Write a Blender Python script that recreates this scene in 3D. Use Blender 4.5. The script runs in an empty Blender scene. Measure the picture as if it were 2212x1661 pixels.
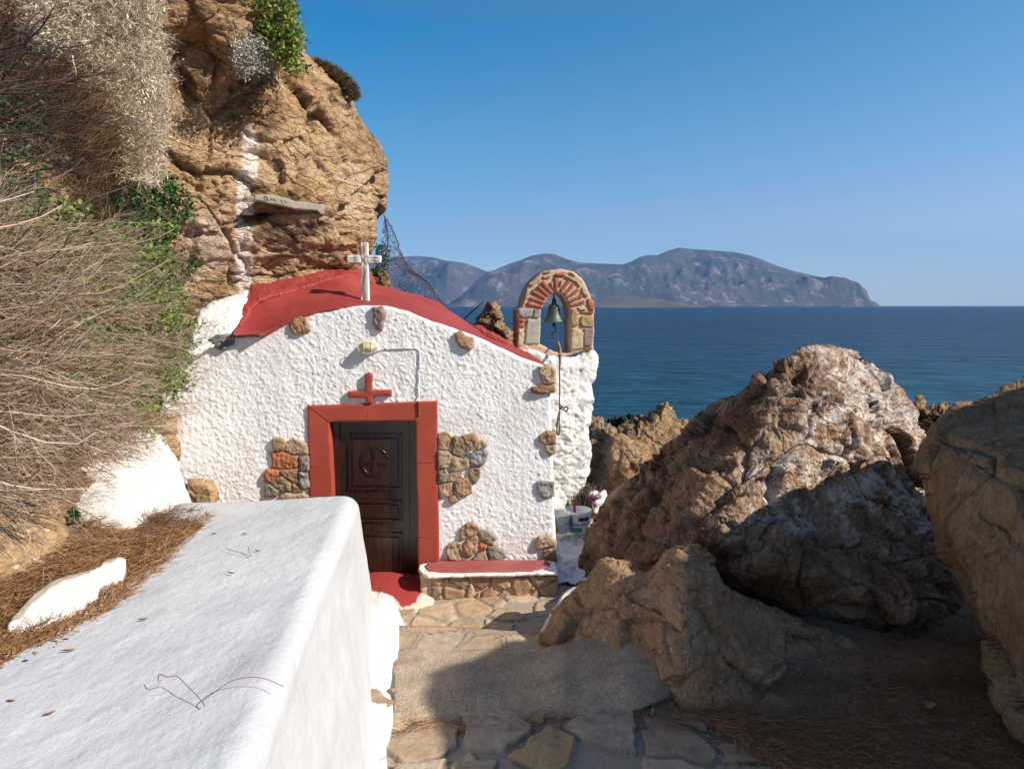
import bpy, bmesh, math, random
import numpy as np
from math import sin, cos, tan, atan, radians, pi, sqrt
from mathutils import Vector, Matrix
random.seed(7); rng = np.random.default_rng(11)
SC = bpy.context.scene; COL = SC.collection

# ------------------------------------------------------------------ camera maths (photo measured on a 2212 px wide view)
H, FP, CX, CY = 2.8, 1475.0, 1106.0, 830.5
PT = atan(169.5 / 1475.0)
def ray(u, v):
    u = np.asarray(u, float); v = np.asarray(v, float)
    a = (u - CX) / FP; b = -(v - CY) / FP
    return np.stack([a, cos(PT) + b * sin(PT), -sin(PT) + b * cos(PT)], -1)
CAM = np.array([0, 0, H])
def atY(u, v, Y):
    d = ray(u, v); return CAM + d * (np.asarray(Y, float) / d[..., 1])[..., None]
def Yz(u, v, z):
    d = ray(u, v); return (z - H) / d[..., 2] * d[..., 1]
def atz(u, v, z): return atY(u, v, Yz(u, v, z))
class Plane:
    def __init__(s, x0, Y0, ang):
        s.o = np.array([x0, Y0, 0.0]); s.ex = np.array([cos(ang), sin(ang), 0]); s.n = np.array([sin(ang), -cos(ang), 0])
    def at(s, u, v, off=0.0):
        d = ray(u, v); o = s.o + s.n * off
        t = ((o - CAM) @ s.n) / (d @ s.n)
        return CAM + d * t[..., None]
    def Y(s, off=0.0): return lambda u, v: s.at(u, v, off)[..., 1]
FAC = Plane(0, 6.7, radians(4)); TOW = Plane(0.3, 8.15, radians(10)); BEN = Plane(0, 6.32, radians(4))
def crop(x0, y0, s):
    return lambda pts: [((x0 + x / s) * .92167, (y0 + y / s) * .92167) for x, y in pts]
c4 = crop(400, 600, 2.769); c2 = crop(850, 500, 3.3215); c5 = crop(900, 900, 3.02)
cA = crop(1190, 610, 6.92); c6 = crop(1200, 750, 1.579); c1 = crop(0, 0, 2.307); cD = crop(780, 950, 4.152)
cB = crop(1280, 1120, 5.933); cL = crop(580, 440, 11.06); cN = crop(850, 480, 6.92); c7 = crop(0, 950, 1.95)

# ------------------------------------------------------------------ noise
def _h(ix, iy, iz, s):
    h = (ix.astype(np.uint32) * np.uint32(374761393) + iy.astype(np.uint32) * np.uint32(668265263)
         + iz.astype(np.uint32) * np.uint32(2147483647) + np.uint32((s * 974634777) & 0xffffffff))
    h ^= h >> np.uint32(13); h *= np.uint32(1274126177); h ^= h >> np.uint32(16); h *= np.uint32(2246822519); h ^= h >> np.uint32(15)
    return h.astype(np.float64) / 4294967295.0
def vn(P, s=0):
    i = np.floor(P).astype(np.int64); f = P - i; f = f * f * f * (f * (f * 6 - 15) + 10); r = 0
    for a in (0, 1):
        wa = f[:, 0] if a else 1 - f[:, 0]
        for b in (0, 1):
            wb = f[:, 1] if b else 1 - f[:, 1]
            for c in (0, 1):
                wc = f[:, 2] if c else 1 - f[:, 2]
                r = r + wa * wb * wc * _h(i[:, 0] + a, i[:, 1] + b, i[:, 2] + c, s)
    return r * 2 - 1
ROT = np.array([[.8, .6, 0], [-.48, .64, .6], [.36, -.48, .8]])
def fbm(P, o=4, s=0, g=.5, ridge=False):
    r = 0; a = 1; t = 0
    for k in range(o):
        n = vn(P, s + k)
        if ridge: n = 1 - 2 * np.abs(n)
        r = r + a * n; t += a; a *= g; P = (P * 2.03) @ ROT
    return r / t
def worley(P, s=0, j=.9):
    i = np.floor(P).astype(np.int64); n = len(P)
    F1 = np.full(n, 9.); F2 = np.full(n, 9.); ID = np.zeros((n, 3)); V = np.zeros((n, 3))
    for a in (-1, 0, 1):
        for b in (-1, 0, 1):
            for c in (-1, 0, 1):
                c0, c1_, c2_ = i[:, 0] + a, i[:, 1] + b, i[:, 2] + c
                r = np.stack([_h(c0, c1_, c2_, s), _h(c0, c1_, c2_, s + 51), _h(c0, c1_, c2_, s + 97)], 1)
                p = np.stack([c0, c1_, c2_], 1) + .5 + (r - .5) * j
                dv = P - p; d = np.sqrt((dv ** 2).sum(1)); m = d < F1
                F2 = np.where(m, F1, np.minimum(F2, d)); F1 = np.where(m, d, F1); ID[m] = r[m]; V[m] = dv[m]
    return F1, F2, ID, V
def worley2(P, s=0, j=.8):
    Q = P.copy(); Q[:, 2] = .5
    i = np.floor(Q).astype(np.int64); n = len(P)
    F1 = np.full(n, 9.); F2 = np.full(n, 9.); ID = np.zeros(n); z = np.zeros(n, np.int64)
    for a in (-2, -1, 0, 1, 2):
        for b in (-2, -1, 0, 1, 2):
            x, y = i[:, 0] + a, i[:, 1] + b
            r0, r1 = _h(x, y, z, s), _h(x, y, z, s + 51)
            d = np.hypot(Q[:, 0] - x - .5 - (r0 - .5) * j, Q[:, 1] - y - .5 - (r1 - .5) * j); m = d < F1
            F2 = np.where(m, F1, np.minimum(F2, d)); F1 = np.where(m, d, F1); ID = np.where(m, _h(x, y, z, s + 7), ID)
    return F1, F2, ID
def rockd(big=.10, fac=.10, fs=2.2, mid=.03, fine=.008, s=0, sq=(1, 1, 1), pit=0.0, ps=14., strat=0.0):
    sq = np.array(sq, float)
    def f(P, N, d):
        Q = P * sq
        W = Q + .25 * np.stack([vn(Q * 1.7, s + 60), vn(Q * 1.7, s + 61), vn(Q * 1.7, s + 62)], 1)
        r = big * fbm(Q * .9, 3, s)
        if fac:
            for k, (sc, am) in enumerate(((fs, fac), (fs * 2.6, fac * .34), (fs * 7., fac * .13))):
                F1, F2, ID, V = worley(W * sc, s + 5 + k)
                r = r + am * ((V * (ID * 2 - 1)).sum(1) * 1.1 - .9 * np.clip(.06 - (F2 - F1), 0, .06) / .06 * .40)
        r = r + mid * fbm(Q * 5.5, 4, s + 20, .55, True)
        r = r + fine * fbm(Q * 26, 3, s + 30, .6)
        if strat: r = r + strat * fbm(Q * np.array([1.6, 1.6, 13.]) + .8 * vn(Q * .8, s + 3)[:, None], 3, s + 44, .6, True)
        if pit:
            F1, _, ID, _ = worley(Q * ps, s + 40); r = r - pit * np.clip(.45 - F1, 0, .45) / .45 * (ID[:, 0] > .4)
        return r
    return f

# ------------------------------------------------------------------ mesh helpers
def sstep(a, b, x): t = np.clip((x - a) / (b - a), 0, 1); return t * t * (3 - 2 * t)
def normals(V, Q):
    if Q.shape[1] == 4: n = np.cross(V[Q[:, 2]] - V[Q[:, 0]], V[Q[:, 3]] - V[Q[:, 1]])
    else: n = np.cross(V[Q[:, 1]] - V[Q[:, 0]], V[Q[:, 2]] - V[Q[:, 0]])
    N = np.zeros_like(V)
    for k in range(Q.shape[1]):
        for c in range(3): N[:, c] += np.bincount(Q[:, k], n[:, c], len(V))
    return N / (np.linalg.norm(N, axis=1, keepdims=True) + 1e-12)
def mesh(name, V, faces, mat=None, parent=None, smooth=True, attrs=None, origin='base'):
    """V (n,3); faces: list of int arrays (m,3)/(m,4) or list of lists"""
    me = bpy.data.meshes.new(name); V = np.asarray(V, float)
    if isinstance(faces, np.ndarray): faces = [faces]
    o = np.zeros(3)
    if parent is None and origin == 'base' and len(V):
        o = np.array([(V[:, 0].min() + V[:, 0].max()) / 2, (V[:, 1].min() + V[:, 1].max()) / 2, V[:, 2].min()])
    if parent is not None:
        o = np.array(parent.get('_o', (0, 0, 0)), float)
    if len(faces) and isinstance(faces[0], np.ndarray):
        lt = np.concatenate([np.full(len(f), f.shape[1]) for f in faces]); li = np.concatenate([f.ravel() for f in faces])
    else:
        lt = np.array([len(f) for f in faces]); li = np.array([i for f in faces for i in f])
    me.vertices.add(len(V)); me.vertices.foreach_set('co', (V - o).astype(np.float32).ravel())
    me.loops.add(len(li)); me.loops.foreach_set('vertex_index', li.astype(np.int32))
    me.polygons.add(len(lt)); me.polygons.foreach_set('loop_start', np.concatenate([[0], np.cumsum(lt)[:-1]]).astype(np.int32))
    me.polygons.foreach_set('use_smooth', np.full(len(lt), smooth))
    me.update(calc_edges=True); me.validate()
    for k, a in (attrs or {}).items():
        at = me.attributes.new(k, 'FLOAT', 'POINT'); at.data.foreach_set('value', np.asarray(a, np.float32))
    if mat: me.materials.append(mat)
    ob = bpy.data.objects.new(name, me); COL.objects.link(ob)
    if parent is not None: ob.parent = parent
    else: ob.location = o
    ob['_o'] = tuple(float(x) for x in (o if parent is not None else o))
    return ob
def empty(name, loc):
    o = bpy.data.objects.new(name, None); COL.objects.link(o); o.location = loc; o.empty_display_size = .1
    o['_o'] = tuple(float(x) for x in loc); return o
def tag(o, label=None, cat=None, group=None, kind=None):
    for k, v in (('label', label), ('category', cat), ('group', group), ('kind', kind)):
        if v: o[k] = v
    return o
def pip(poly, u, v):
    p = np.asarray(poly, float); ins = np.zeros(u.shape, bool); n = len(p)
    for i in range(n):
        x1, y1 = p[i]; x2, y2 = p[(i + 1) % n]
        if y1 == y2: continue
        m = ((v < y1) != (v < y2)) & (u < (x2 - x1) * (v - y1) / (y2 - y1) + x1); ins ^= m
    return ins
def pdist(polys, u, v):
    D = np.full(u.shape, 1e9); X = u.copy(); Y = v.copy()
    for poly in polys:
        p = np.asarray(poly, float); n = len(p)
        for i in range(n):
            a = p[i]; b = p[(i + 1) % n]; d = b - a; L = d @ d
            if L == 0: continue
            t = np.clip(((u - a[0]) * d[0] + (v - a[1]) * d[1]) / L, 0, 1)
            x = a[0] + t * d[0]; y = a[1] + t * d[1]; q = np.hypot(u - x, v - y); m = q < D
            D = np.where(m, q, D); X = np.where(m, x, X); Y = np.where(m, y, Y)
    return D, X, Y
def rough_poly(poly, amp, seed=0, seg=8., wl=30.):
    p = np.asarray(poly, float); out = []
    n = len(p)
    for i in range(n):
        a, b = p[i], p[(i + 1) % n]; L = np.hypot(*(b - a)); k = max(1, int(L / seg))
        for t in range(k): out.append(a + (b - a) * t / k)
    o = np.array(out); q = np.stack([o[:, 0] / wl, o[:, 1] / wl, np.zeros(len(o))], 1)
    return o + amp * np.stack([fbm(q, 3, seed), fbm(q, 3, seed + 9)], 1)
def smooth_poly(poly, it=2):
    p = np.asarray(poly, float)
    for _ in range(it):
        q = np.roll(p, -1, 0); p = np.stack([p * .75 + q * .25, p * .25 + q * .75], 1).reshape(-1, 2)
    return p
def rbf(pts):
    p = np.array(pts, float); x = p[:, :2] / 300.; n = len(p)
    K = np.linalg.norm(x[:, None] - x[None], axis=2); A = np.zeros((n + 3, n + 3))
    A[:n, :n] = -K - 0.0 * np.eye(n); A[:n, n] = 1; A[:n, n + 1:] = x; A[n:, :n] = A[:n, n:].T
    w = np.linalg.solve(A + 1e-9 * np.eye(n + 3), np.concatenate([p[:, 2], [0, 0, 0]]))
    def f(u, v):
        q = np.stack([u, v], -1) / 300.; r = w[n] + q @ w[n + 1:]
        for i in range(n): r = r - w[i] * np.sqrt((q[..., 0] - x[i, 0]) ** 2 + (q[..., 1] - x[i, 1]) ** 2 + .006)
        return r
    return f
def relief(name, outline, Y, step=3., rpx=20., rm=.1, thick=.4, bpx=None, disp=None, holes=(), mat=None, parent=None,
           slab=None, rough=0., seed=0, attrs=None, edge_disp=1., smooth=True, wl=30.):
    """solid whose seen face is a surface of depth Y(u,v); rounded back, or slab = vector it is extruded by"""
    out = np.asarray(outline, float)
    if rough: out = rough_poly(out, rough, seed, max(step * 1.5, 4.), wl)
    polys = [out] + [np.asarray(h, float) for h in holes]
    us = np.arange(out[:, 0].min() - step, out[:, 0].max() + step * 1.5, step)
    vs = np.arange(out[:, 1].min() - step, out[:, 1].max() + step * 1.5, step)
    U, W = np.meshgrid(us, vs); ins = pip(polys[0], U, W)
    for h in polys[1:]: ins &= ~pip(h, U, W)
    nr, nc = U.shape; idx = np.arange(nr * nc).reshape(nr, nc)
    # keep cells whose centre is inside
    UC = (U[:-1, :-1] + U[1:, 1:]) / 2; WC = (W[:-1, :-1] + W[1:, 1:]) / 2
    ok = pip(polys[0], UC, WC)
    for h in polys[1:]: ok &= ~pip(h, UC, WC)
    q = np.stack([idx[:-1, :-1][ok], idx[1:, :-1][ok], idx[1:, 1:][ok], idx[:-1, 1:][ok]], 1)
    used, inv = np.unique(q.ravel(), return_inverse=True); q = inv.reshape(-1, 4)
    u = U.ravel()[used].copy(); v = W.ravel()[used].copy()
    e = np.concatenate([q[:, [0, 1]], q[:, [1, 2]], q[:, [2, 3]], q[:, [3, 0]]])
    key = e[:, 0].astype(np.int64) * len(u) + e[:, 1]; rkey = e[:, 1].astype(np.int64) * len(u) + e[:, 0]
    be = e[~np.isin(key, rkey)]; bnd = np.zeros(len(u), bool); bnd[be.ravel()] = True
    _, X, Yp = pdist(polys, u[bnd], v[bnd]); u[bnd] = X; v[bnd] = Yp
    D = pdist(polys, u, v)[0]; D[bnd] = 0
    y = Y(u, v); t = np.clip(D / rpx, 0, 1); y = y + rm * (1 - np.sqrt(np.clip(1 - (1 - t) ** 2, 0, 1)))
    Fv = atY(u, v, y); n = len(u)
    if slab is not None:
        Bv = Fv + np.asarray(slab, float); bidx = np.arange(n) + n
        V = np.concatenate([Fv, Bv]); quads = np.concatenate([q, bidx[q][:, ::-1], np.stack([be[:, 1], be[:, 0], bidx[be[:, 0]], bidx[be[:, 1]]], 1)])
        UU = np.concatenate([u, u]); VV = np.concatenate([v, v]); DD = np.concatenate([D, D])
    else:
        tb = np.clip(D / (bpx or rpx * 3), 0, 1); yb = y + thick * np.sqrt(np.clip(1 - (1 - tb) ** 2, 0, 1))
        bidx = np.arange(n); m = ~bnd; bidx[m] = n + np.arange(m.sum())
        V = np.concatenate([Fv, atY(u, v, yb)[m]]); quads = np.concatenate([q, bidx[q][:, ::-1]])
        UU = np.concatenate([u, u[m]]); VV = np.concatenate([v, v[m]]); DD = np.concatenate([D, D[m]])
    if disp is not None:
        N = normals(V, quads); V = V + N * (disp(V, N, DD) * (edge_disp + (1 - edge_disp) * np.clip(DD / 6., 0, 1)))[:, None]
    at = {k: f(UU, VV, V) for k, f in (attrs or {}).items()}
    return mesh(name, V, quads, mat, parent, smooth, at)
def inpoly_soft(poly, soft=6., amp=6., seed=3, wl=22.):
    def f(u, v, V):
        q = np.stack([u / wl, v / wl, 0 * u], 1); uu = u + amp * fbm(q, 4, seed, .6); vv = v + amp * fbm(q, 4, seed + 5, .6)
        d = pdist([poly], uu, vv)[0]; s = np.where(pip(poly, uu, vv), d, -d); return sstep(-soft, soft, s)
    return f
def tubes(P, R, sides=3):
    """P (n,k,3) paths, R (n,k) radii -> verts, quads"""
    n, k, _ = P.shape
    T = np.gradient(P, axis=1); T /= np.linalg.norm(T, axis=2, keepdims=True) + 1e-9
    up = np.where(np.abs(T[..., 2:3]) > .9, np.array([1., 0, 0]), np.array([0, 0, 1.]))
    A = np.cross(T, up); A /= np.linalg.norm(A, axis=2, keepdims=True) + 1e-9; B = np.cross(T, A)
    a = np.arange(sides) * 2 * pi / sides
    V = P[:, :, None] + R[:, :, None, None] * (A[:, :, None] * np.cos(a)[:, None] + B[:, :, None] * np.sin(a)[:, None])
    ix = np.arange(n * k * sides).reshape(n, k, sides); r = np.roll(ix, -1, 2)
    Q = np.stack([ix[:, :-1], r[:, :-1], r[:, 1:], ix[:, 1:]], -1).reshape(-1, 4)
    caps = []
    if sides == 3: caps = np.concatenate([ix[:, 0, ::-1], ix[:, -1]])
    return V.reshape(-1, 3), Q, caps
def tube(name, pts, r, mat, parent=None, sides=8, sub=6):
    p = np.array(pts, float); n = len(p)
    if n > 2 and sub > 1:
        o = []
        for i in range(n - 1):
            p0, p1, p2, p3 = p[max(i - 1, 0)], p[i], p[i + 1], p[min(i + 2, n - 1)]
            for t in np.arange(sub) / sub:
                o.append(.5 * (2 * p1 + (p2 - p0) * t + (2 * p0 - 5 * p1 + 4 * p2 - p3) * t * t + (3 * p1 - p0 - 3 * p2 + p3) * t ** 3))
        o.append(p[-1]); p = np.array(o)
    R = np.full(len(p), r) if np.isscalar(r) else np.interp(np.linspace(0, 1, len(p)), np.linspace(0, 1, len(r)), r)
    V, Q, _ = tubes(p[None], R[None], sides); k = len(p)
    faces = [list(f) for f in Q] + [list(range(sides))[::-1], [(k - 1) * sides + i for i in range(sides)]]
    return mesh(name, V, faces, mat, parent)
def leaves(P, D, Nn, L, Wd, fold=.25):
    """n leaves: base P, direction D, approx normal Nn, length L, width Wd -> verts, quads"""
    D = D / (np.linalg.norm(D, axis=1, keepdims=True) + 1e-9); S = np.cross(D, Nn); S /= np.linalg.norm(S, axis=1, keepdims=True) + 1e-9
    N2 = np.cross(S, D); L = L[:, None]; W = Wd[:, None]
    a = P; b = P + D * L * .38 + S * W * .5 + N2 * W * fold; c = P + D * L * .78 + S * W * .38 + N2 * W * fold; d = P + D * L - N2 * L * .08
    e = P + D * L * .78 - S * W * .38 + N2 * W * fold; f = P + D * L * .38 - S * W * .5 + N2 * W * fold; g = P + D * L * .55
    V = np.stack([a, b, c, d, e, f, g], 1).reshape(-1, 3); n = len(P); o = np.arange(n)[:, None] * 7
    Q = np.concatenate([o + np.array([[0, 1, 2, 6]]), o + np.array([[6, 2, 3, 4]]), o + np.array([[0, 6, 4, 5]])])
    return V, Q
def prism(name, poly3, vec, mat, parent, bev=0.):
    """front polygon (n,3) extruded by vec"""
    a = np.asarray(poly3, float); b = a + vec; n = len(a)
    faces = [list(range(n)), list(range(2 * n))[n:][::-1]] + [[(i + 1) % n, i, n + i, n + (i + 1) % n] for i in range(n)]
    o = mesh(name, np.concatenate([a, b]), faces, mat, parent, False)
    if bev:
        m = o.modifiers.new('bevel', 'BEVEL'); m.width = bev; m.segments = 2; m.limit_method = 'ANGLE'
    return o
def lathe(name, prof, c, mat, parent=None, n=32, tilt=None):
    k = len(prof); a = np.arange(n) * 2 * pi / n; pr = np.array(prof, float)
    V = np.stack([pr[:, 0:1] * np.cos(a), pr[:, 0:1] * np.sin(a), np.repeat(pr[:, 1:2], n, 1)], -1).reshape(-1, 3)
    if tilt is not None: V = V @ np.array(Matrix.Rotation(tilt[0], 3, tilt[1])).T
    V = V + np.array(c); ix = np.arange(k * n).reshape(k, n); r = np.roll(ix, -1, 1)
    Q = np.stack([ix[:-1], r[:-1], r[1:], ix[1:]], -1).reshape(-1, 4)
    return mesh(name, V, Q, mat, parent)
def join(parts):
    V = []; F = []; o = 0
    for v, f in parts: V.append(v); F.append(np.asarray(f) + o); o += len(v)
    return np.concatenate(V), F

# ------------------------------------------------------------------ materials
class NT:
    def __init__(s, name):
        s.m = bpy.data.materials.new(name); s.m.use_nodes = True; s.t = s.m.node_tree; s.t.nodes.clear()
        s.out = s.n('ShaderNodeOutputMaterial'); s.b = s.n('ShaderNodeBsdfPrincipled'); s.l(s.b.outputs[0], s.out.inputs[0])
        s.tc = s.n('ShaderNodeTexCoord').outputs['Object']
        s.b.inputs['Roughness'].default_value = .9; s.b.inputs['Specular IOR Level'].default_value = .25
    def n(s, t, **k):
        x = s.t.nodes.new(t)
        for a, b in k.items(): setattr(x, a, b)
        return x
    def l(s, a, b): s.t.links.new(a, b)
    def set(s, sock, v):
        if hasattr(v, 'is_output') or isinstance(v, bpy.types.NodeSocket): s.l(v, sock)
        elif isinstance(v, (tuple, list)) and len(v) == 3 and sock.type == 'RGBA': sock.default_value = (*v, 1)
        else: sock.default_value = v
    def map(s, sc=(1, 1, 1), rot=(0, 0, 0), src=None):
        x = s.n('ShaderNodeMapping'); s.l(src or s.tc, x.inputs[0]); x.inputs['Scale'].default_value = sc; x.inputs['Rotation'].default_value = rot
        return x.outputs[0]
    def noise(s, sc, det=6, ro=.55, vec=None, dist=0.):
        x = s.n('ShaderNodeTexNoise'); s.l(vec or s.tc, x.inputs['Vector']); x.inputs['Scale'].default_value = sc
        x.inputs['Detail'].default_value = det; x.inputs['Roughness'].default_value = ro; x.inputs['Distortion'].default_value = dist
        return x.outputs[0]
    def voro(s, sc, feat='F1', vec=None, out=0, rnd=1.):
        x = s.n('ShaderNodeTexVoronoi', feature=feat); s.l(vec or s.tc, x.inputs['Vector']); x.inputs['Scale'].default_value = sc
        x.inputs['Randomness'].default_value = rnd
        return x.outputs[out]
    def ramp(s, v, stops, mode='LINEAR'):
        x = s.n('ShaderNodeValToRGB'); s.l(v, x.inputs[0]); r = x.color_ramp; r.interpolation = mode
        while len(r.elements) < len(stops): r.elements.new(.5)
        for e, (p, c) in zip(r.elements, stops):
            e.position = p; e.color = (*c, 1) if isinstance(c, (tuple, list)) else (c, c, c, 1)
        return x.outputs[0]
    def mix(s, f, a, b, mode='MIX'):
        x = s.n('ShaderNodeMix', data_type='RGBA', blend_type=mode); s.set(x.inputs[0], f); s.set(x.inputs[6], a); s.set(x.inputs[7], b)
        return x.outputs[2]
    def math(s, op, a, b=0., c=None):
        x = s.n('ShaderNodeMath', operation=op); s.set(x.inputs[0], a); s.set(x.inputs[1], b)
        if c is not None: s.set(x.inputs[2], c)
        return x.outputs[0]
    def attr(s, name): return s.n('ShaderNodeAttribute', attribute_name=name).outputs['Fac']
    def objrand(s): return s.n('ShaderNodeObjectInfo').outputs['Random']
    def bump(s, h, st=.5, dist=.02, nrm=None):
        x = s.n('ShaderNodeBump'); s.set(x.inputs['Height'], h); x.inputs['Strength'].default_value = st; x.inputs['Distance'].default_value = dist
        if nrm is not None: s.l(nrm, x.inputs['Normal'])
        s.l(x.outputs[0], s.b.inputs['Normal']); return x.outputs[0]
    def col(s, c): s.set(s.b.inputs['Base Color'], c)
    def rough(s, r): s.set(s.b.inputs['Roughness'], r)
def rock_mat(name, cols, sc=1.3, white=None, wcol=(.62, .56, .5), wsc=3., bsc=22., bst=.6, strat=None, dark=None, attrw=None, attrcol=(.8, .77, .74), speck=None, bdist=.02, dkcol=(.05, .03, .02)):
    t = NT(name); n = len(cols)
    vec = t.map(strat) if strat else None
    c = t.ramp(t.noise(sc, 9, .62, vec, .6), [(.3 + .4 * i / (n - 1), c) for i, c in enumerate(cols)])
    c = t.mix(.75, c, t.ramp(t.noise(sc * 9, 8, .7, vec), [(.25, .45), (.5, 1.), (.75, 1.45)]), 'MULTIPLY')
    c = t.mix(.6, c, t.ramp(t.noise(sc * 45, 6, .75, vec), [(.3, .5), (.5, 1.), (.7, 1.4)]), 'MULTIPLY')
    if dark: c = t.mix(t.ramp(t.noise(dark[0], 7, .7, vec), [(dark[1], 0.), (dark[1] + .12, .8)]), c, dkcol)
    if white: c = t.mix(t.ramp(t.noise(wsc, 12, .78, None, .3), [(white, 0.), (white + .06, .85)]), c, wcol)
    if name == 'white_crusted_rock': c = t.mix(t.math('MULTIPLY', t.attr('shaded'), .75), c, t.mix(1., c, (.50, .42, .38), 'MULTIPLY'))  # self-shadow of the boulder's left face painted into the rock colour
    if attrw: c = t.mix(t.math('MULTIPLY', t.attr(attrw), t.ramp(t.noise(14, 6, .7), [(.3, .75), (.42, 1.)])), c, attrcol)
    if speck: c = t.mix(t.ramp(t.voro(speck[0]), [(speck[1], .9), (speck[1] + .06, 0.)]), c, (.6, .56, .5))
    t.col(c)
    h = t.math('ADD', t.noise(bsc, 10, .68, vec), t.math('MULTIPLY', t.voro(bsc * 1.3), .35))
    h = t.math('ADD', h, t.math('MULTIPLY', t.noise(bsc * .22, 4, .6, vec), 1.2))
    wv = t.n('ShaderNodeVectorMath', operation='MULTIPLY_ADD'); nz = t.n('ShaderNodeTexNoise'); t.l(vec or t.tc, nz.inputs['Vector']); nz.inputs['Scale'].default_value = 3.; nz.inputs['Detail'].default_value = 4
    t.l(nz.outputs[1], wv.inputs[0]); wv.inputs[1].default_value = (.35, .35, .35); t.l(vec or t.tc, wv.inputs[2])
    for cs, ca in ((bsc * .13, 1.2), (bsc * .5, .55)):
        h = t.math('ADD', h, t.ramp(t.voro(cs, 'DISTANCE_TO_EDGE', wv.outputs[0]), [(0., 0.), (.035, ca * .5), (.08, ca * .62), (1., ca * .7)]))
    vc = t.n('ShaderNodeTexVoronoi'); t.l(wv.outputs[0], vc.inputs['Vector']); vc.inputs['Scale'].default_value = bsc * .4
    h = t.math('ADD', h, t.math('MULTIPLY', vc.outputs['Distance'], 1.1))
    t.bump(h, bst, bdist); t.rough(.92); t.b.inputs['Specular IOR Level'].default_value = .2
    return t.m
# ------------------------------------------------------------------ light, sky, camera
SKL = [(0., (0.861, 1.0, 1.328)), (0.014, (0.861, 1.0, 1.328)), (0.11, (0.717, 0.861, 1.033)), (0.23, (0.418, 0.945, 1.172)), (0.36, (0.088, 0.865, 1.201)), (.52, (.95, .97, 1.0)), (1., (1, 1, 1))]
SKR = [(0., (0.861, 1.0, 1.328)), (0.014, (0.861, 1.0, 1.328)), (0.106, (1.156, 1.119, 1.223)), (0.23, (0.902, 1.16, 1.311)), (0.36, (0.588, 1.145, 1.317)), (.52, (.95, .97, 1.0)), (1., (1, 1, 1))]
SD = FAC.ex * 2.0 + FAC.n * 1.0 + np.array([0, 0, 1.6]); SD /= np.linalg.norm(SD)
EL = math.asin(SD[2]); AZ = math.atan2(SD[0], SD[1])
w = bpy.data.worlds.new("World"); SC.world = w; w.use_nodes = True; nt = w.node_tree; nt.nodes.clear()
sky = nt.nodes.new('ShaderNodeTexSky'); sky.sky_type = 'NISHITA'; sky.sun_disc = False; sky.sun_elevation = EL; sky.sun_rotation = AZ
sky.air_density = 1.0; sky.dust_density = .1; sky.ozone_density = 2.0; sky.altitude = 0
bg = nt.nodes.new('ShaderNodeBackground'); bg.inputs[1].default_value = .078
wo = nt.nodes.new('ShaderNodeOutputWorld')
tcw = nt.nodes.new('ShaderNodeTexCoord'); sx = nt.nodes.new('ShaderNodeSeparateXYZ'); nt.links.new(tcw.outputs['Generated'], sx.inputs[0])
def wramp(st):
    r = nt.nodes.new('ShaderNodeValToRGB'); nt.links.new(sx.outputs[2], r.inputs[0]); e = r.color_ramp
    while len(e.elements) < len(st): e.elements.new(.5)
    for x, (p, c) in zip(e.elements, st): x.position = p; x.color = (*c, 1)
    return r.outputs[0]
# the clear deep blue of this coast's air: Nishita tinted by height above the horizon, a little paler towards the sun's side
WL = wramp(SKL); WR = wramp(SKR)
mr = nt.nodes.new('ShaderNodeMapRange'); nt.links.new(sx.outputs[0], mr.inputs[0]); mr.inputs[1].default_value = -.22; mr.inputs[2].default_value = .58
mx = nt.nodes.new('ShaderNodeMix'); mx.data_type = 'RGBA'; nt.links.new(mr.outputs[0], mx.inputs[0]); nt.links.new(WL, mx.inputs[6]); nt.links.new(WR, mx.inputs[7])
mu = nt.nodes.new('ShaderNodeMix'); mu.data_type = 'RGBA'; mu.blend_type = 'MULTIPLY'; mu.inputs[0].default_value = 1.; nt.links.new(sky.outputs[0], mu.inputs[6]); nt.links.new(mx.outputs[2], mu.inputs[7])
nt.links.new(mu.outputs[2], bg.inputs[0]); nt.links.new(bg.outputs[0], wo.inputs[0])
sl = bpy.data.lights.new('sun', 'SUN'); sl.energy = 4.9; sl.angle = radians(.5); sl.color = (1, .93, .83)
so = bpy.data.objects.new('sun', sl); COL.objects.link(so); so.rotation_euler = Vector(SD).to_track_quat('Z', 'Y').to_euler(); so.location = (6, -6, 8)
cd = bpy.data.cameras.new('camera'); co = bpy.data.objects.new('camera', cd); COL.objects.link(co); SC.camera = co
co.location = (0, 0, H); co.rotation_euler = (pi / 2 - PT, 0, 0); cd.sensor_width = 36; cd.lens = FP / 2212 * 36; cd.clip_end = 60000; cd.clip_start = .05
SC.view_settings.view_transform = 'Standard'; SC.view_settings.look = 'None'; SC.view_settings.exposure = .5; SC.view_settings.gamma = 1
SC.cycles.max_bounces = 6; SC.cycles.diffuse_bounces = 3; SC.cycles.use_denoising = True

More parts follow.
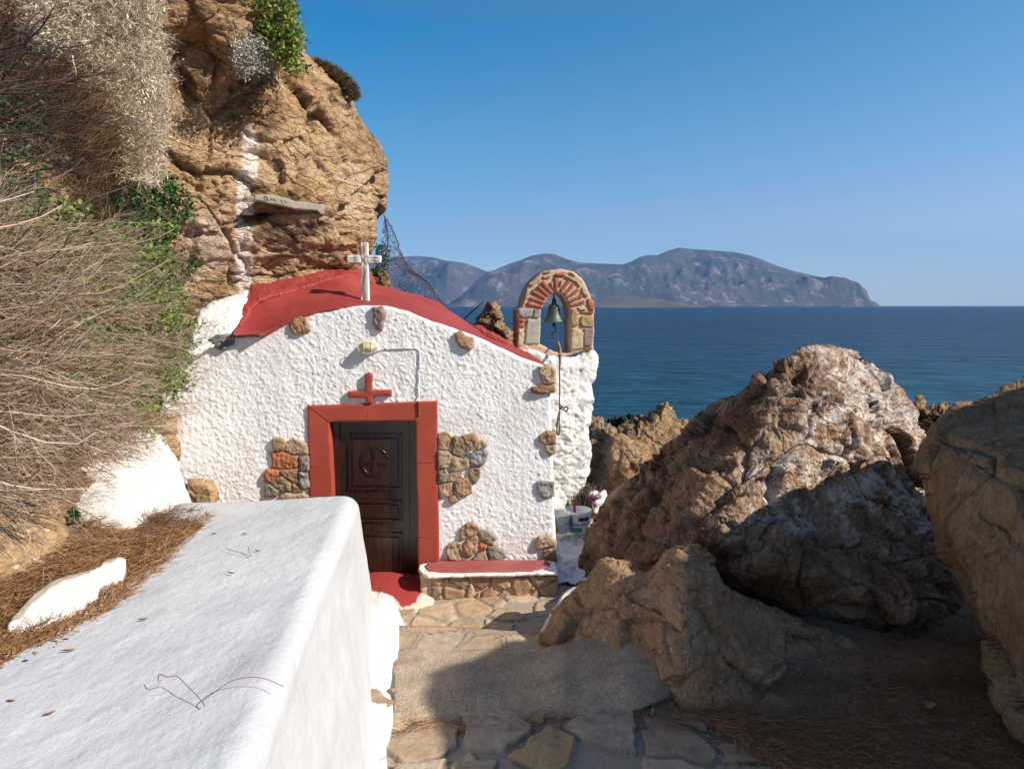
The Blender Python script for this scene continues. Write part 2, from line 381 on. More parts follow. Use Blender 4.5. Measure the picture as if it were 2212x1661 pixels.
# ------------------------------------------------------------------ materials
WHITE = (.80, .78, .765)
M = {}
def stucco():
    t = NT('white_stucco')
    c = t.ramp(t.noise(1.6, 8, .65), [(.35, (.80, .775, .76)), (.5, (.82, .80, .79)), (.68, (.72, .67, .64))])
    c = t.mix(t.ramp(t.noise(5, 12, .8), [(.60, 0.), (.72, .45)]), c, (.62, .53, .46)); t.col(c)
    c = t.mix(t.ramp(t.noise(5, 7, .65, t.map((2.2, 2.2, .22))), [(.5, 0.), (.72, .38)]), c, (.60, .53, .47)); t.col(c)
    h = t.math('ADD', t.noise(75, 6, .6), t.math('MULTIPLY', t.noise(40, 3, .5), 1.2))
    t.bump(h, .6, .008); t.rough(.85); return t.m
M['stucco'] = stucco()
def limewash(name, stain=.62, sc=1.1, col=(.83, .82, .82), scol=(.58, .47, .38), bs=.5, streak=None):
    t = NT(name); vec = t.map(streak) if streak else None
    c = t.ramp(t.noise(2.2, 8, .6, vec), [(.3, tuple(x * .93 for x in col)), (.6, col)])
    c = t.mix(t.ramp(t.noise(sc * 3, 11, .75, vec), [(stain, 0.), (stain + .16, .65)]), c, scol)
    c = t.mix(t.ramp(t.voro(30), [(.02, .5), (.05, 0.)]), c, (.3, .27, .25)); t.col(c)
    h = t.math('ADD', t.math('MULTIPLY', t.noise(9, 9, .62, vec), 2.4), t.noise(60, 6, .6))
    c = t.mix(.8, c, t.ramp(t.noise(3.2, 10, .7, vec), [(.3, .84), (.5, 1.), (.75, 1.04)]), 'MULTIPLY'); t.col(c)
    t.bump(h, bs, .012); t.rough(.8); return t.m
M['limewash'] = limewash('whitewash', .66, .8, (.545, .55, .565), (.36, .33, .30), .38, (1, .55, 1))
M['limerock'] = limewash('whitewashed_rock', .55, 1.6, (.80, .77, .73), (.55, .40, .28), .7)
M['towerwash'] = limewash('rough_whitewash', .53, 2.6, (.78, .75, .71), (.58, .42, .29), 1.)
def paint(name, c, r=.7, sc=20, bs=.3, fade=(.45, .12, .10)):
    t = NT(name); k = t.mix(t.ramp(t.noise(2.2, 8, .65), [(.35, 0.), (.6, .6)]), c, fade); k = t.mix(.55, k, t.ramp(t.noise(1.3, 9, .75, t.map((1, 1, .5))), [(.3, .7), (.55, 1.), (.75, 1.12)]), 'MULTIPLY'); k = t.mix(t.ramp(t.noise(13, 9, .8), [(.67, 0.), (.70, .55)]), k, (.50, .33, .28))
    k = t.mix(.5, k, t.ramp(t.noise(sc * 4, 8, .7), [(.3, .75), (.7, 1.2)]), 'MULTIPLY')
    k = t.mix(t.ramp(t.voro(26), [(.03, .8), (.07, 0.)]), k, (.6, .45, .4)) if bs > .5 else k
    t.col(k); t.bump(t.noise(sc, 8, .65), bs, .01); t.rough(r); return t.m
M['red_roof'] = paint('red_roof_paint', (.29, .036, .030), .62, 14, .45, (.37, .07, .055))
M['red_frame'] = paint('red_frame_paint', (.335, .055, .032), .55, 30, .18, (.39, .08, .05))
M['red_floor'] = paint('red_floor_paint', (.34, .045, .04), .7, 60, .7)
M['red_seat'] = paint('faded_red_paint', (.34, .075, .07), .75, 60, .6, (.42, .16, .15))
def wood():
    t = NT('dark_varnished_wood'); v = t.map((14, 14, 1.2))
    c = t.ramp(t.noise(3, 8, .6, v, .8), [(.3, (.014, .006, .004)), (.6, (.036, .014, .008)), (.8, (.055, .023, .012))])
    t.col(c); t.rough(.22); t.b.inputs['Specular IOR Level'].default_value = .5; t.bump(t.noise(5, 6, .6, v), .15, .004); return t.m
M['wood'] = wood()
def whitewood():
    t = NT('white_carved_wood'); v = t.map((9, 9, 1.5))
    x = t.n('ShaderNodeTexWave', wave_type='BANDS', bands_direction='X'); t.l(v, x.inputs[0]); x.inputs['Scale'].default_value = .35; x.inputs['Distortion'].default_value = 4.
    x.inputs['Detail'].default_value = 2
    t.col(t.ramp(x.outputs[1], [(.1, (.50, .44, .36)), (.3, (.80, .77, .72))])); t.bump(x.outputs[1], .5, .006); t.rough(.6); return t.m
M['whitewood'] = whitewood()
M['cliff'] = rock_mat('ochre_cliff_rock', [(.17, .098, .052), (.37, .22, .112), (.48, .32, .18), (.56, .42, .29)], 1.0, .63, (.56, .48, .43), 2.2, 16, 1., (1, 1, 1.7), (1.5, .52), 'mask', (.68, .57, .48), None, .03)
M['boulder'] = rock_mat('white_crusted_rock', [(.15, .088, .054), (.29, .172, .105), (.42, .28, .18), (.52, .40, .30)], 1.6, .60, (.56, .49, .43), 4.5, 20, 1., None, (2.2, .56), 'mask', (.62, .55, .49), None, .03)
M['frontrock'] = rock_mat('brown_weathered_rock', [(.26, .145, .078), (.40, .235, .13), (.50, .33, .205)], 1.8, .70, (.5, .42, .34), 5, 22, .75, None, (3., .64), None, WHITE, (17, .10), .02)
M['rightrock'] = rock_mat('tan_boulder_rock', [(.17, .095, .048), (.28, .175, .095), (.36, .24, .14)], 1.3, .66, (.50, .40, .29), 3, 20, 1.1, (1.2, 1, .5), None, None, WHITE, None, .015)
M['shore'] = rock_mat('pitted_shore_rock', [(.20, .12, .06), (.36, .23, .125), (.46, .32, .2)], 1.1, None, WHITE, 3, 9, 1., None, (2.5, .58), None, WHITE, None, .08)
M['shoredark'] = rock_mat('black_wet_rock', [(.012, .012, .012), (.03, .028, .026)], 2., None, WHITE, 3, 9, 1., None, None)
M['tanrock'] = rock_mat('plain_tan_rock', [(.28, .17, .09), (.40, .26, .14), (.44, .31, .19)], 2., None, WHITE, 3, 40, .35, None, None, None, WHITE, (9, .10), .01)
def stone_mat(name, cols, white=.72, bs=.7):
    t = NT(name); r = t.objrand(); o = t.n('ShaderNodeVectorMath', operation='ADD'); t.l(t.tc, o.inputs[0])
    cb = t.n('ShaderNodeCombineXYZ'); t.l(t.math('MULTIPLY', r, 37.), cb.inputs[0]); t.l(cb.outputs[0], o.inputs[1]); v = o.outputs[0]
    base = t.ramp(r, [(i / len(cols), c) for i, c in enumerate(cols)], 'CONSTANT')
    c = t.mix(.85, base, t.ramp(t.noise(11, 9, .68, v), [(.28, .5), (.5, 1.), (.72, 1.35)]), 'MULTIPLY')
    c = t.mix(t.ramp(t.noise(7, 6, .6, v), [(.55, 0.), (.68, .6)]), c, (.36, .19, .09))
    c = t.mix(t.ramp(t.noise(13, 10, .8, v), [(white, 0.), (white + .05, .8)]), c, (.6, .54, .48)); t.col(c)
    t.bump(t.math('ADD', t.noise(24, 8, .65, v), t.noise(70, 4, .6, v)), bs, .012); t.rough(.9); return t.m
M['stone'] = stone_mat('wall_stone', [(.34, .215, .12), (.38, .25, .15), (.27, .20, .13), (.36, .22, .13), (.40, .29, .19), (.30, .17, .10), (.25, .215, .16)])
def plain(name, c, r=.8, bsc=60, bs=.4, var=.3, metal=0., bd=.006):
    t = NT(name); k = t.mix(var, c, t.ramp(t.noise(bsc * .3, 8, .7), [(.3, .5), (.7, 1.4)]), 'MULTIPLY') if var else c
    t.col(k); t.rough(r); t.b.inputs['Metallic'].default_value = metal
    if bs: t.bump(t.noise(bsc, 6, .6), bs, bd)
    return t.m
M['greystone'] = plain('grey_stone', (.27, .25, .24), .9, 40, .9, .9)
M['bluestone'] = plain('dark_slate_stone', (.15, .155, .165), .9, 30, 1., .9)
M['redstone'] = plain('reddish_stone', (.42, .16, .07), .9, 30, .9, .9)
M['pinkstone'] = plain('purple_brown_stone', (.27, .19, .16), .9, 30, 1., .9)
M['greenslab'] = plain('pale_green_stone', (.36, .36, .28), .9, 25, .5, .5)
M['ochre'] = plain('pitted_ochre_stone', (.42, .29, .14), .9, 60, 1., 1., 0, .015)
M['sandstone'] = plain('sandstone_block', (.50, .37, .23), .9, 50, .8, .6)
M['brick'] = plain('red_brick', (.32, .105, .055), .85, 60, .6, .6)
M['mortar'] = plain('pink_mortar', (.52, .36, .25), .9, 50, .8, .35)
M['bronze'] = plain('green_bronze', (.085, .12, .09), .5, 25, .3, .9, .35)
M['iron'] = plain('rusty_iron', (.045, .03, .022), .7, 60, .3, .6)
M['rope'] = plain('brown_rope', (.12, .07, .045), .9, 200, .8, .5)
M['ropelight'] = plain('tan_rope', (.34, .22, .12), .9, 200, .8, .4)
M['lampglass'] = plain('cream_lamp_glass', (.55, .47, .30), .3, 40, .1, .2)
M['lampcage'] = plain('cream_lamp_cage', (.66, .60, .46), .5, 40, .1, .2)
M['cable'] = plain('white_painted_cable', (.72, .70, .68), .6, 80, .2, .1)
M['redcable'] = plain('red_painted_cable', (.34, .05, .03), .6, 80, .2, .1)
M['concrete_ledge'] = plain('grey_mortar_ledge', (.30, .265, .21), .9, 45, .7, .5)
M['plastic'] = plain('white_plastic', (.78, .76, .72), .35, 30, .05, .12)
M['navy'] = plain('navy_print', (.02, .03, .12), .4, 30, 0, 0)
M['teal'] = plain('teal_print', (.07, .20, .22), .4, 30, 0, .6)
M['black'] = plain('black_print', (.02, .02, .02), .4, 30, 0, 0)
M['blue'] = plain('blue_paint', (.05, .16, .42), .5, 30, 0, 0)
M['pinkp'] = plain('pink_paint', (.75, .10, .16), .5, 30, 0, 0)
M['orangep'] = plain('orange_green_paint', (.65, .35, .03), .5, 12, 0, 1.)
M['redplastic'] = plain('red_plastic', (.5, .02, .03), .35, 30, .05, 0)
M['greenplastic'] = plain('green_plastic', (.01, .22, .08), .35, 30, .05, 0)
M['steel'] = plain('wire_steel', (.22, .21, .20), .4, 30, 0, 0, .6)
M['bag'] = plain('white_paper_bag', (.78, .72, .72), .6, 25, .6, .15, 0, .02)
M['plum'] = plain('plum_print', (.16, .035, .07), .6, 25, .3, .3)
M['pinkprint'] = plain('pale_pink_print', (.36, .22, .25), .6, 25, .3, .3)
M['bristle'] = plain('dark_broom_straw', (.10, .08, .05), .9, 60, .3, .9)
def sheetmat():
    t = NT('painted_dust_sheet'); c = t.ramp(t.noise(2.4, 8, .7), [(.35, (.60, .61, .64)), (.5, (.76, .75, .74)), (.65, (.72, .69, .65))])
    c = t.mix(t.ramp(t.noise(7, 6, .6), [(.66, 0.), (.69, .8)]), c, (.06, .11, .28))
    c = t.mix(t.ramp(t.noise(5.2, 7, .7, t.map((1.3, 1, 1.1))), [(.63, 0.), (.72, .7)]), c, (.42, .27, .10)); t.col(c); t.rough(.45)
    t.bump(t.noise(16, 8, .6), .8, .02); return t.m
M['sheet'] = sheetmat()
def concrete():
    t = NT('pebbly_concrete'); c = t.ramp(t.noise(150, 4, .8), [(.36, (.18, .12, .075)), (.5, (.52, .40, .285)), (.64, (.74, .61, .47))])
    c = t.mix(.8, c, t.ramp(t.noise(2.5, 8, .7), [(.3, .62), (.7, 1.2)]), 'MULTIPLY'); c = t.mix(t.ramp(t.noise(1.6, 7, .7, t.map((1, 2, 1))), [(.52, 0.), (.62, .45)]), c, (.2, .15, .11))
    c = t.mix(t.ramp(t.voro(60), [(.10, .85), (.16, 0.)]), c, (.12, .10, .085)); t.col(c)
    t.bump(t.math('ADD', t.noise(160, 4, .7), t.voro(90)), .9, .008); return t.m
M['concrete'] = concrete()
def paving():
    t = NT('crazy_paving'); s = t.attr('stone'); r = t.attr('cell')
    st = t.ramp(r, [(0, (.46, .32, .19)), (.25, (.52, .385, .25)), (.5, (.40, .29, .19)), (.7, (.49, .32, .17)), (.85, (.43, .34, .25))], 'CONSTANT')
    st = t.mix(.8, st, t.ramp(t.noise(9, 9, .7), [(.3, .65), (.7, 1.25)]), 'MULTIPLY')
    dg = t.attr('edge')
    mo = t.mix(.6, (.36, .295, .23), t.ramp(t.noise(30, 8, .7), [(.3, .8), (.7, 1.15)]), 'MULTIPLY')
    c = t.mix(s, mo, st); c = t.mix(t.math('MULTIPLY', dg, .8), c, (.07, .05, .035)); c = t.mix(t.ramp(t.voro(24), [(.05, .8), (.09, 0.)]), c, (.58, .54, .5))
    c = t.mix(t.ramp(t.noise(3.1, 8, .7), [(.56, 0.), (.7, .5)]), c, (.15, .11, .08)); t.col(c)
    t.bump(t.noise(45, 9, .65), .6, .01); t.rough(.85); return t.m
M['paving'] = paving()
def soil():
    t = NT('dry_soil'); c = t.ramp(t.noise(4, 10, .7), [(.3, (.20, .13, .085)), (.5, (.38, .26, .17)), (.7, (.56, .42, .29))])
    c = t.mix(t.ramp(t.voro(34), [(.06, .9), (.10, 0.)]), c, (.5, .43, .36)); t.col(c); t.bump(t.noise(40, 9, .7), 1., .03); return t.m
M['soil'] = soil()
def veg(name, cols, tr=.25, r=.6):
    t = NT(name); g = t.n('ShaderNodeNewGeometry').outputs['Random Per Island']
    c = t.ramp(g, [(i / len(cols), k) for i, k in enumerate(cols)], 'CONSTANT'); t.col(c); t.rough(r)
    if tr:
        d = t.n('ShaderNodeBsdfTranslucent'); t.l(c, d.inputs[0]); m = t.n('ShaderNodeMixShader'); m.inputs[0].default_value = tr
        t.l(t.b.outputs[0], m.inputs[1]); t.l(d.outputs[0], m.inputs[2]); t.l(m.outputs[0], t.out.inputs[0])
    return t.m
M['twig'] = veg('dry_twig', [(.42, .295, .20), (.52, .39, .29), (.26, .165, .105), (.35, .24, .16), (.64, .51, .40), (.14, .085, .05)], 0, .85)
M['twigdark'] = veg('dark_twig', [(.09, .06, .045), (.14, .09, .07), (.06, .04, .03)], 0, .85)
M['bushleaf'] = veg('bush_leaf', [(.15, .25, .045), (.24, .36, .07), (.09, .16, .03), (.22, .30, .06), (.06, .10, .02), (.12, .22, .05)])
M['vineleaf'] = veg('dark_vine_leaf', [(.02, .075, .018), (.035, .11, .025), (.05, .14, .03), (.015, .05, .015)], .2, .45)
M['caperleaf'] = veg('caper_leaf', [(.12, .21, .035), (.17, .28, .05), (.07, .13, .025), (.25, .31, .06), (.42, .33, .06)], .3, .5)
M['silver'] = veg('silver_leaf', [(.74, .65, .50), (.82, .75, .62), (.62, .51, .36), (.76, .64, .47), (.45, .35, .24)], .15, .8)
M['greyleaf'] = veg('grey_leaf', [(.40, .38, .34), (.50, .47, .42), (.28, .26, .22)], .15, .8)
M['grass'] = veg('dry_grass', [(.38, .23, .11), (.46, .31, .17), (.28, .16, .085), (.33, .21, .12)], .1, .8)
M['rust'] = veg('rusty_dry_growth', [(.22, .12, .07), (.30, .18, .11), (.16, .09, .055)], .1, .9)
M['cushion'] = veg('brown_cushion', [(.13, .095, .035), (.18, .13, .055), (.10, .075, .03), (.15, .14, .05), (.2, .12, .07)], .1, .9)
M['needle'] = veg('pine_needle', [(.34, .16, .065), (.42, .22, .095), (.24, .11, .045), (.17, .08, .035), (.48, .30, .15)], 0, .7)
M['needledark'] = veg('old_pine_needle', [(.40, .20, .10), (.50, .28, .15), (.26, .13, .07), (.18, .09, .05)], 0, .8)
M['needle1'] = plain('fallen_needle', (.22, .09, .05), .7, 60, 0, .2)
M['net'] = plain('old_net_cord', (.10, .065, .06), .9, 60, 0, .3)
def hillm(name, tint=1.):
    t = NT(name); c = t.ramp(t.noise(.0016, 9, .6), [(.35, (.085 * tint, .08 * tint, .075 * tint)), (.55, (.13 * tint, .115 * tint, .105 * tint))])
    c = t.mix(t.ramp(t.noise(.006, 12, .8, t.map((1, .5, 1.)), .4), [(.53, 0.), (.63, .85)]), c, (.50 * tint, .42 * tint, .38 * tint)); t.col(c)
    t.bump(t.noise(.012, 10, .7), .8, 25.); return t.m
M['hill'] = hillm('scrub_hill', .66); M['hillfar'] = hillm('distant_hill', .62)
M['islet'] = plain('islet_scrub', (.12, .105, .095), .95, .02, 0, .9)
def sea():
    t = NT('sea_water')
    g = t.n('ShaderNodeNewGeometry').outputs['Position']; sp = t.n('ShaderNodeSeparateXYZ'); t.l(g, sp.inputs[0])
    y = sp.outputs[1]
    dd = t.ramp(t.math('ADD', t.math('DIVIDE', y, 160.), t.math('MULTIPLY', t.math('SUBTRACT', t.noise(.06, 5, .6, g), .5), .12)), [(.05, (.002, .15, .17)), (.16, (.001, .105, .165)), (.4, (.0005, .060, .135)), (1., (.0005, .038, .105))])
    c = t.mix(t.ramp(t.noise(.02, 6, .65, t.map((1, 2.5, 1), src=g)), [(.4, 0.), (.65, .4)]), dd, (.002, .018, .045))
    t.col(c); t.rough(.30); t.b.inputs['Specular IOR Level'].default_value = .16; t.b.inputs['IOR'].default_value = 1.33
    c = t.mix(1., c, t.ramp(t.noise(1.1, 6, .62, t.map((.22, 1.6, 1), (0, 0, .12), src=g)), [(.34, .35), (.5, .95), (.64, 2.2)]), 'MULTIPLY'); t.col(c)  # light and dark of the wave facets painted into the water colour
    h = t.math('ADD', t.math('MULTIPLY', t.noise(.55, 4, .55, t.map((.55, 1.3, 1), (0, 0, .25), src=g)), 2.6), t.math('MULTIPLY', t.noise(2.3, 6, .6, t.map((.6, 1.4, 1), (0, 0, .1), src=g)), .8))
    h = t.math('ADD', h, t.math('MULTIPLY', t.noise(.06, 4, .6, t.map((.5, 2., 1), src=g)), 6.))
    t.bump(h, 1., 1.6); return t.m
M['sea'] = sea()
# ------------------------------------------------------------------ ground, paving, sea, hills
def lw(y): return np.interp(y, [2.5, 2.9, 3.5, 4.2, 4.68, 4.85, 5.0, 5.6], [-1.85, -1.83, -1.72, -1.62, -1.57, -1.68, -1.9, -1.95]) - .1152 * y          # soil-side edge of the low wall
def gz(x, y):
    z = .16 + 0 * x
    z = z * (1 - sstep(4.6, 5.0, y)) + (-.05) * sstep(4.6, 5.0, y) + .25 * sstep(1.3, 2.2, x) * sstep(4.4, 5, y) * (1 - sstep(6, 7.5, y))
    z = z - 2.9 * sstep(9.3, 12.5, y + .35 * np.clip(x, -2, 6)) - 1.2 * sstep(6.0, 9.0, x)
    L = sstep(.05, .22, (lw(y) + .25) - x)
    zl = 1.22 + .07 * np.clip(lw(y) - x, 0, 4) - .75 * sstep(4.75, 5.4, y) * sstep(-3.6, -3.0, x) - 3.9 * sstep(9.3, 14, y)
    return z * (1 - L) + zl * L
def grid_sheet(name, x0, x1, y0, y1, st, zf, mat, attrs=None, parent=None):
    xs = np.arange(x0, x1 + st, st); ys = np.arange(y0, y1 + st, st); X, Y = np.meshgrid(xs, ys)
    P = np.stack([X.ravel(), Y.ravel(), 0 * X.ravel()], 1); r = zf(P); at = {}
    if isinstance(r, tuple): r, at = r
    P[:, 2] = r; nr, nc = X.shape; ix = np.arange(nr * nc).reshape(nr, nc)
    q = np.stack([ix[:-1, :-1], ix[:-1, 1:], ix[1:, 1:], ix[1:, :-1]], -1).reshape(-1, 4)
    return mesh(name, P, q, mat, parent, True, at)
g = grid_sheet('ground', -9, 11, -4, 16, .06, lambda P: gz(P[:, 0], P[:, 1]) + .03 * fbm(P * 3, 4, 3) + .012 * fbm(P * 17, 3, 8), M['soil']); tag(g, kind='structure')
def pave(sc, amp, zf, seed, joint=.10, rnd=.85):
    def f(P):
        W = P * sc + .22 * np.stack([fbm(P * 4, 3, seed), fbm(P * 4, 3, seed + 4), 0 * P[:, 0]], 1)
        F1, F2, ID = worley2(W, seed, rnd); e = F2 - F1; keep = ID > .06
        e = e + .02 * fbm(P * 22, 3, seed + 31, .6); s = sstep(joint, joint + .03, e) * keep; dg = np.exp(-((e - joint - .004) / .022) ** 2) * keep * sstep(-.25, .35, fbm(P * 5, 3, seed + 50))
        return zf(P) + amp * s * (.6 + .8 * ID) + .006 * fbm(P * 9, 4, seed + 2) * (.4 + s) + .003 * fbm(P * 45, 2, seed + 6), {'stone': s, 'cell': ID, 'edge': dg}
    return f
o = grid_sheet('path', -1.0, 2.1, 1.6, 4.35, .0085, pave(2.5, .026, lambda P: .20 - .06 * sstep(1.2, 2.0, P[:, 0] + .5 * (P[:, 1] - 3)) + 0 * P[:, 0], 4), M['paving']); tag(o, kind='structure')
o = grid_sheet('courtyard', -1.6, 1.6, 5.0, 9.2, .014, pave(3.4, .016, lambda P: 0 * P[:, 0], 21, .12), M['paving']); tag(o, kind='structure')
st = relief('paved_step', [(845, 1349), (900, 1351), (960, 1352), (1050, 1358), (1120, 1362), (1200, 1366), (1230, 1400), (1190, 1440), (870, 1440), (850, 1420), (846, 1380)],
            lambda u, v: Yz(u, v, .155), 3, 6, 0, mat=None, slab=(0, 0, -.22), disp=lambda V, N, D: .008 * fbm(V * 8, 4, 3) + .003 * fbm(V * 40, 2, 5))
V = np.empty(len(st.data.vertices) * 3, np.float32); st.data.vertices.foreach_get('co', V); V = V.reshape(-1, 3)
F1, F2, ID = worley2(V * np.array([2.2, 2.8, 1]) + np.array([.35, .4, 0]), 63, .6)
for k, a in (('stone', sstep(.06, .12, F2 - F1)), ('cell', ID), ('edge', np.exp(-((F2 - F1 - .08) / .02) ** 2))):
    at = st.data.attributes.new(k, 'FLOAT', 'POINT'); at.data.foreach_set('value', a.astype(np.float32))
st.data.materials.append(M['paving']); tag(st, kind='structure')
# sea: one sheet out to the horizon
S = 45000.; V = np.array([[-S, -60, -2.5], [S, -60, -2.5], [S, S, -2.5], [-S, S, -2.5]])
o = mesh('sea', V, [[0, 1, 2, 3]], M['sea'], origin=None); tag(o, kind='structure')
def hill(name, outline, Yb, Yt, mat, amp, seed, fine=1.):
    p = np.asarray(outline, float); top = p[:, 1].min()
    vmax = p[:, 1].max()
    def Y(u, v):
        t = np.clip((vmax - v) / (vmax - top), 0, 1); return Yb + (Yt - Yb) * (t ** .8) + 0 * u
    def disp(P, N, d):
        Q = P / 1000.
        w_ = np.clip(d / 40., 0, 1) ** 1.2
        Q = Q * np.array([1, .6, 1.0])
        return w_ * (amp * .62 * fbm(Q * 1.1 * fine, 3, seed, .45, True) + amp * .13 * fbm(Q * 5 * fine, 4, seed + 9, .6, True)) + amp * .012 * w_ * fbm(Q * 30 * fine, 2, seed + 3)
    return tag(relief(name, outline, Y, 2.5, 30, (Yt - Yb) * .05, 900., mat=mat, disp=disp, seed=seed), kind='structure')
HB = 664.5
hill('hill', [(300, HB), (420, 640), (560, 590), (700, 572), (790, 563), (830, 558), (860, 555), (900, 553), (935, 556), (962, 563), (990, 566), (1010, 570), (1035, 580), (1050, 586), (1110, 600), (1170, HB)], 6200, 7400, M['hillfar'], 330, 5, .7)
hill('hill', [(960, HB), (985, 652), (1002, 634), (1030, 606), (1055, 587), (1072, 582), (1100, 570), (1125, 562), (1150, 552), (1180, 547), (1200, 550), (1222, 559), (1250, 567), (1300, 570), (1345, 571), (1362, 566), (1385, 554), (1402, 551), (1420, 552), (1440, 543), (1467, 535), (1490, 538), (1540, 541), (1588, 545), (1620, 552), (1650, 562), (1680, 575), (1720, 587), (1780, 600), (1830, 608), (1858, 616), (1872, 626), (1876, 640), (1884, 655), (1892, HB)], 5000, 6600, M['hill'], 300, 12)
hill('hill', [(1862, HB), (1872, 652), (1884, 650), (1896, 656), (1905, HB)], 9800, 10300, M['hillfar'], 60, 31)
hill('islet', [(1270, 663.5), (1282, 656), (1300, 650), (1330, 643), (1355, 641), (1400, 644), (1440, 650), (1475, 655), (1510, 660), (1540, 663.8), (1700, 664.2), (1700, 665.5), (1270, 667)], 2300, 2600, M['islet'], 26, 17, 3.)
# air
hz = bpy.data.meshes.new('haze'); bm = bmesh.new(); bmesh.ops.create_cube(bm, size=1.0)
bmesh.ops.scale(bm, vec=(30000, 13000, 1100), verts=bm.verts); bm.to_mesh(hz); bm.free()
ho = bpy.data.objects.new('haze', hz); COL.objects.link(ho); ho.location = (0, 6000, 546.4); tag(ho, kind='stuff')
hm = bpy.data.materials.new('haze_air'); hm.use_nodes = True; t_ = hm.node_tree; t_.nodes.clear()
pv = t_.nodes.new('ShaderNodeVolumePrincipled'); pv.inputs['Density'].default_value = 5.5e-5; pv.inputs['Color'].default_value = (.20, .50, 1, 1); pv.inputs['Anisotropy'].default_value = 0.
ou = t_.nodes.new('ShaderNodeOutputMaterial'); t_.links.new(pv.outputs[0], ou.inputs['Volume']); hz.materials.append(hm)

# ------------------------------------------------------------------ cliff and the rocks behind
CLY = rbf([(-650, 300, 3.5), (-650, 1250, 3.3), (-650, -300, 4.1), (-250, -300, 4.6), (0, -100, 5.2), (-250, 300, 3.9), (0, 300, 4.8), (150, 150, 5.5), (250, 400, 5.7), (0, 700, 4.5), (150, 700, 5.1), (300, 700, 6.0), (-250, 800, 3.8),
           (0, 1000, 4.3), (150, 1050, 4.8), (300, 1050, 5.5), (-250, 1250, 3.6), (0, 1230, 4.1), (300, 1150, 5.0), (400, 1130, 6.3), (420, 1000, 7.0), (400, 720, 6.8), (440, 640, 6.95), (350, 500, 6.5),
           (380, 300, 6.6), (430, 125, 6.6), (440, 45, 6.15), (500, 70, 6.4), (400, 85, 6.2), (330, -200, 5.8), (600, -200, 7.0), (505, 450, 6.85), (505, 350, 6.85), (550, 450, 7.15), (550, 330, 7.1), (620, 450, 7.3),
           (700, 420, 7.4), (780, 450, 7.95), (830, 380, 8.6), (700, 250, 7.5), (600, 160, 7.1), (640, 110, 7.5), (780, 260, 8.3), (540, 600, 7.3), (650, 590, 7.62), (760, 560, 8.12),
           (800, 640, 8.8), (520, 720, 7.5), (650, 720, 8.2), (700, 500, 7.55), (560, 250, 6.9)])
stk = inpoly_soft([(528, 276), (552, 279), (563, 325), (552, 400), (545, 468), (552, 560), (546, 628), (519, 645), (515, 560), (523, 450), (519, 380), (526, 330)], 3, 4, 3)
pch = inpoly_soft([(395, 480), (440, 462), (500, 475), (505, 520), (470, 600), (430, 600), (400, 540)], 18, 22, 8, 40)
wsh = inpoly_soft([(405, 745), (412, 700), (432, 668), (470, 646), (530, 630), (528, 690), (505, 730)], 3, 5, 6)
cd1 = rockd(.10, .16, 1.0, .016, .008, 3, (1, 1, 1.15), .010, 24, .016)
def cdisp(P, N, d): return cd1(P, N, d)
cliff = relief('cliff', [(-650, -300), (-650, 1290), (0, 1250), (170, 1225), (300, 1160), (400, 1140), (430, 1000), (520, 780), (650, 740), (800, 720), (806, 650), (786, 604), (797, 570), (806, 535), (818, 505), (815, 470), (827, 440), (831, 405), (832, 375), (829, 345), (822, 318), (806, 290),
                          (790, 262), (775, 238), (757, 213), (740, 195), (716, 170), (690, 145), (668, 124), (645, 105), (625, 70), (600, 20), (590, -80), (580, -300)],
               lambda u, v: CLY(u, v), 3.4, 45, .45, 2.2, 150, cdisp, mat=M['cliff'], rough=4, seed=2,
               attrs={'mask': lambda u, v, V: np.maximum(stk(u, v, V), .35 * pch(u, v, V))}, edge_disp=.35)
tag(cliff, 'huge ochre sandstone cliff leaning over the chapel, with a white vertical streak', 'cliff')
def slabrel(name, pts, plane, off, th, mat, parent, rnd=8, rm=.02, d=(.012, 5), st=2.2, seed=0, rough=2.2):
    return relief(name, pts, plane.Y(off), st, rnd, rm, mat=mat, parent=parent, slab=-plane.n * th, rough=rough, seed=seed, wl=14,
                  disp=lambda P, N, D: d[0] * fbm(P * d[1] * 2 + seed, 4, seed, .6) + d[0] * .5 * fbm(P * d[1] * 9 + seed, 3, seed + 3, .6, True), edge_disp=.5)
led = cL([(185, 180), (400, 170), (700, 215), (1000, 260), (1200, 340), (1950, 440), (1960, 520), (1920, 640), (1880, 690), (1800, 600), (1500, 590), (1200, 550), (1000, 500), (500, 400), (330, 350), (180, 330)])
LY = lambda u, v: 6.93 + (u - 550) * .0031 + 0 * v
o = relief('mortar_ledge', led, LY, 2., 3, .01, slab=(.02, .38, 0), mat=M['concrete_ledge'], disp=lambda P, N, D: .005 * fbm(P * 14, 3, 2) + .004 * fbm(P * 50, 2, 2), rough=.8)
tag(o, 'narrow grey mortar strip stuck across the ochre cliff face right of the white streak', 'ledge')
ins = [[(440, 230), (450, 330), (455, 350)], [(440, 232), (500, 235), (505, 350)], [(540, 290), (525, 320), (550, 335)], [(600, 290), (595, 340)], [(600, 290), (640, 300), (630, 330)], [(670, 290), (680, 340), (700, 295), (705, 350)], [(735, 315), (750, 340), (735, 355)],
       [(870, 320), (890, 380), (880, 430)], [(940, 340), (990, 360), (1000, 400)], [(930, 400), (935, 450)]]
P = []
for s_ in ins:
    q = np.array(cL(s_)); k = np.linspace(0, len(q) - 1, 6); uu = np.interp(k, range(len(q)), q[:, 0]); vv = np.interp(k, range(len(q)), q[:, 1]); P.append(atY(uu, vv, LY(uu, vv) - .004))
P = np.array(P); V, Q, c = tubes(P, np.full(P.shape[:2], .0028)); mesh('inscription', V, [Q, c], M['bristle'], o)

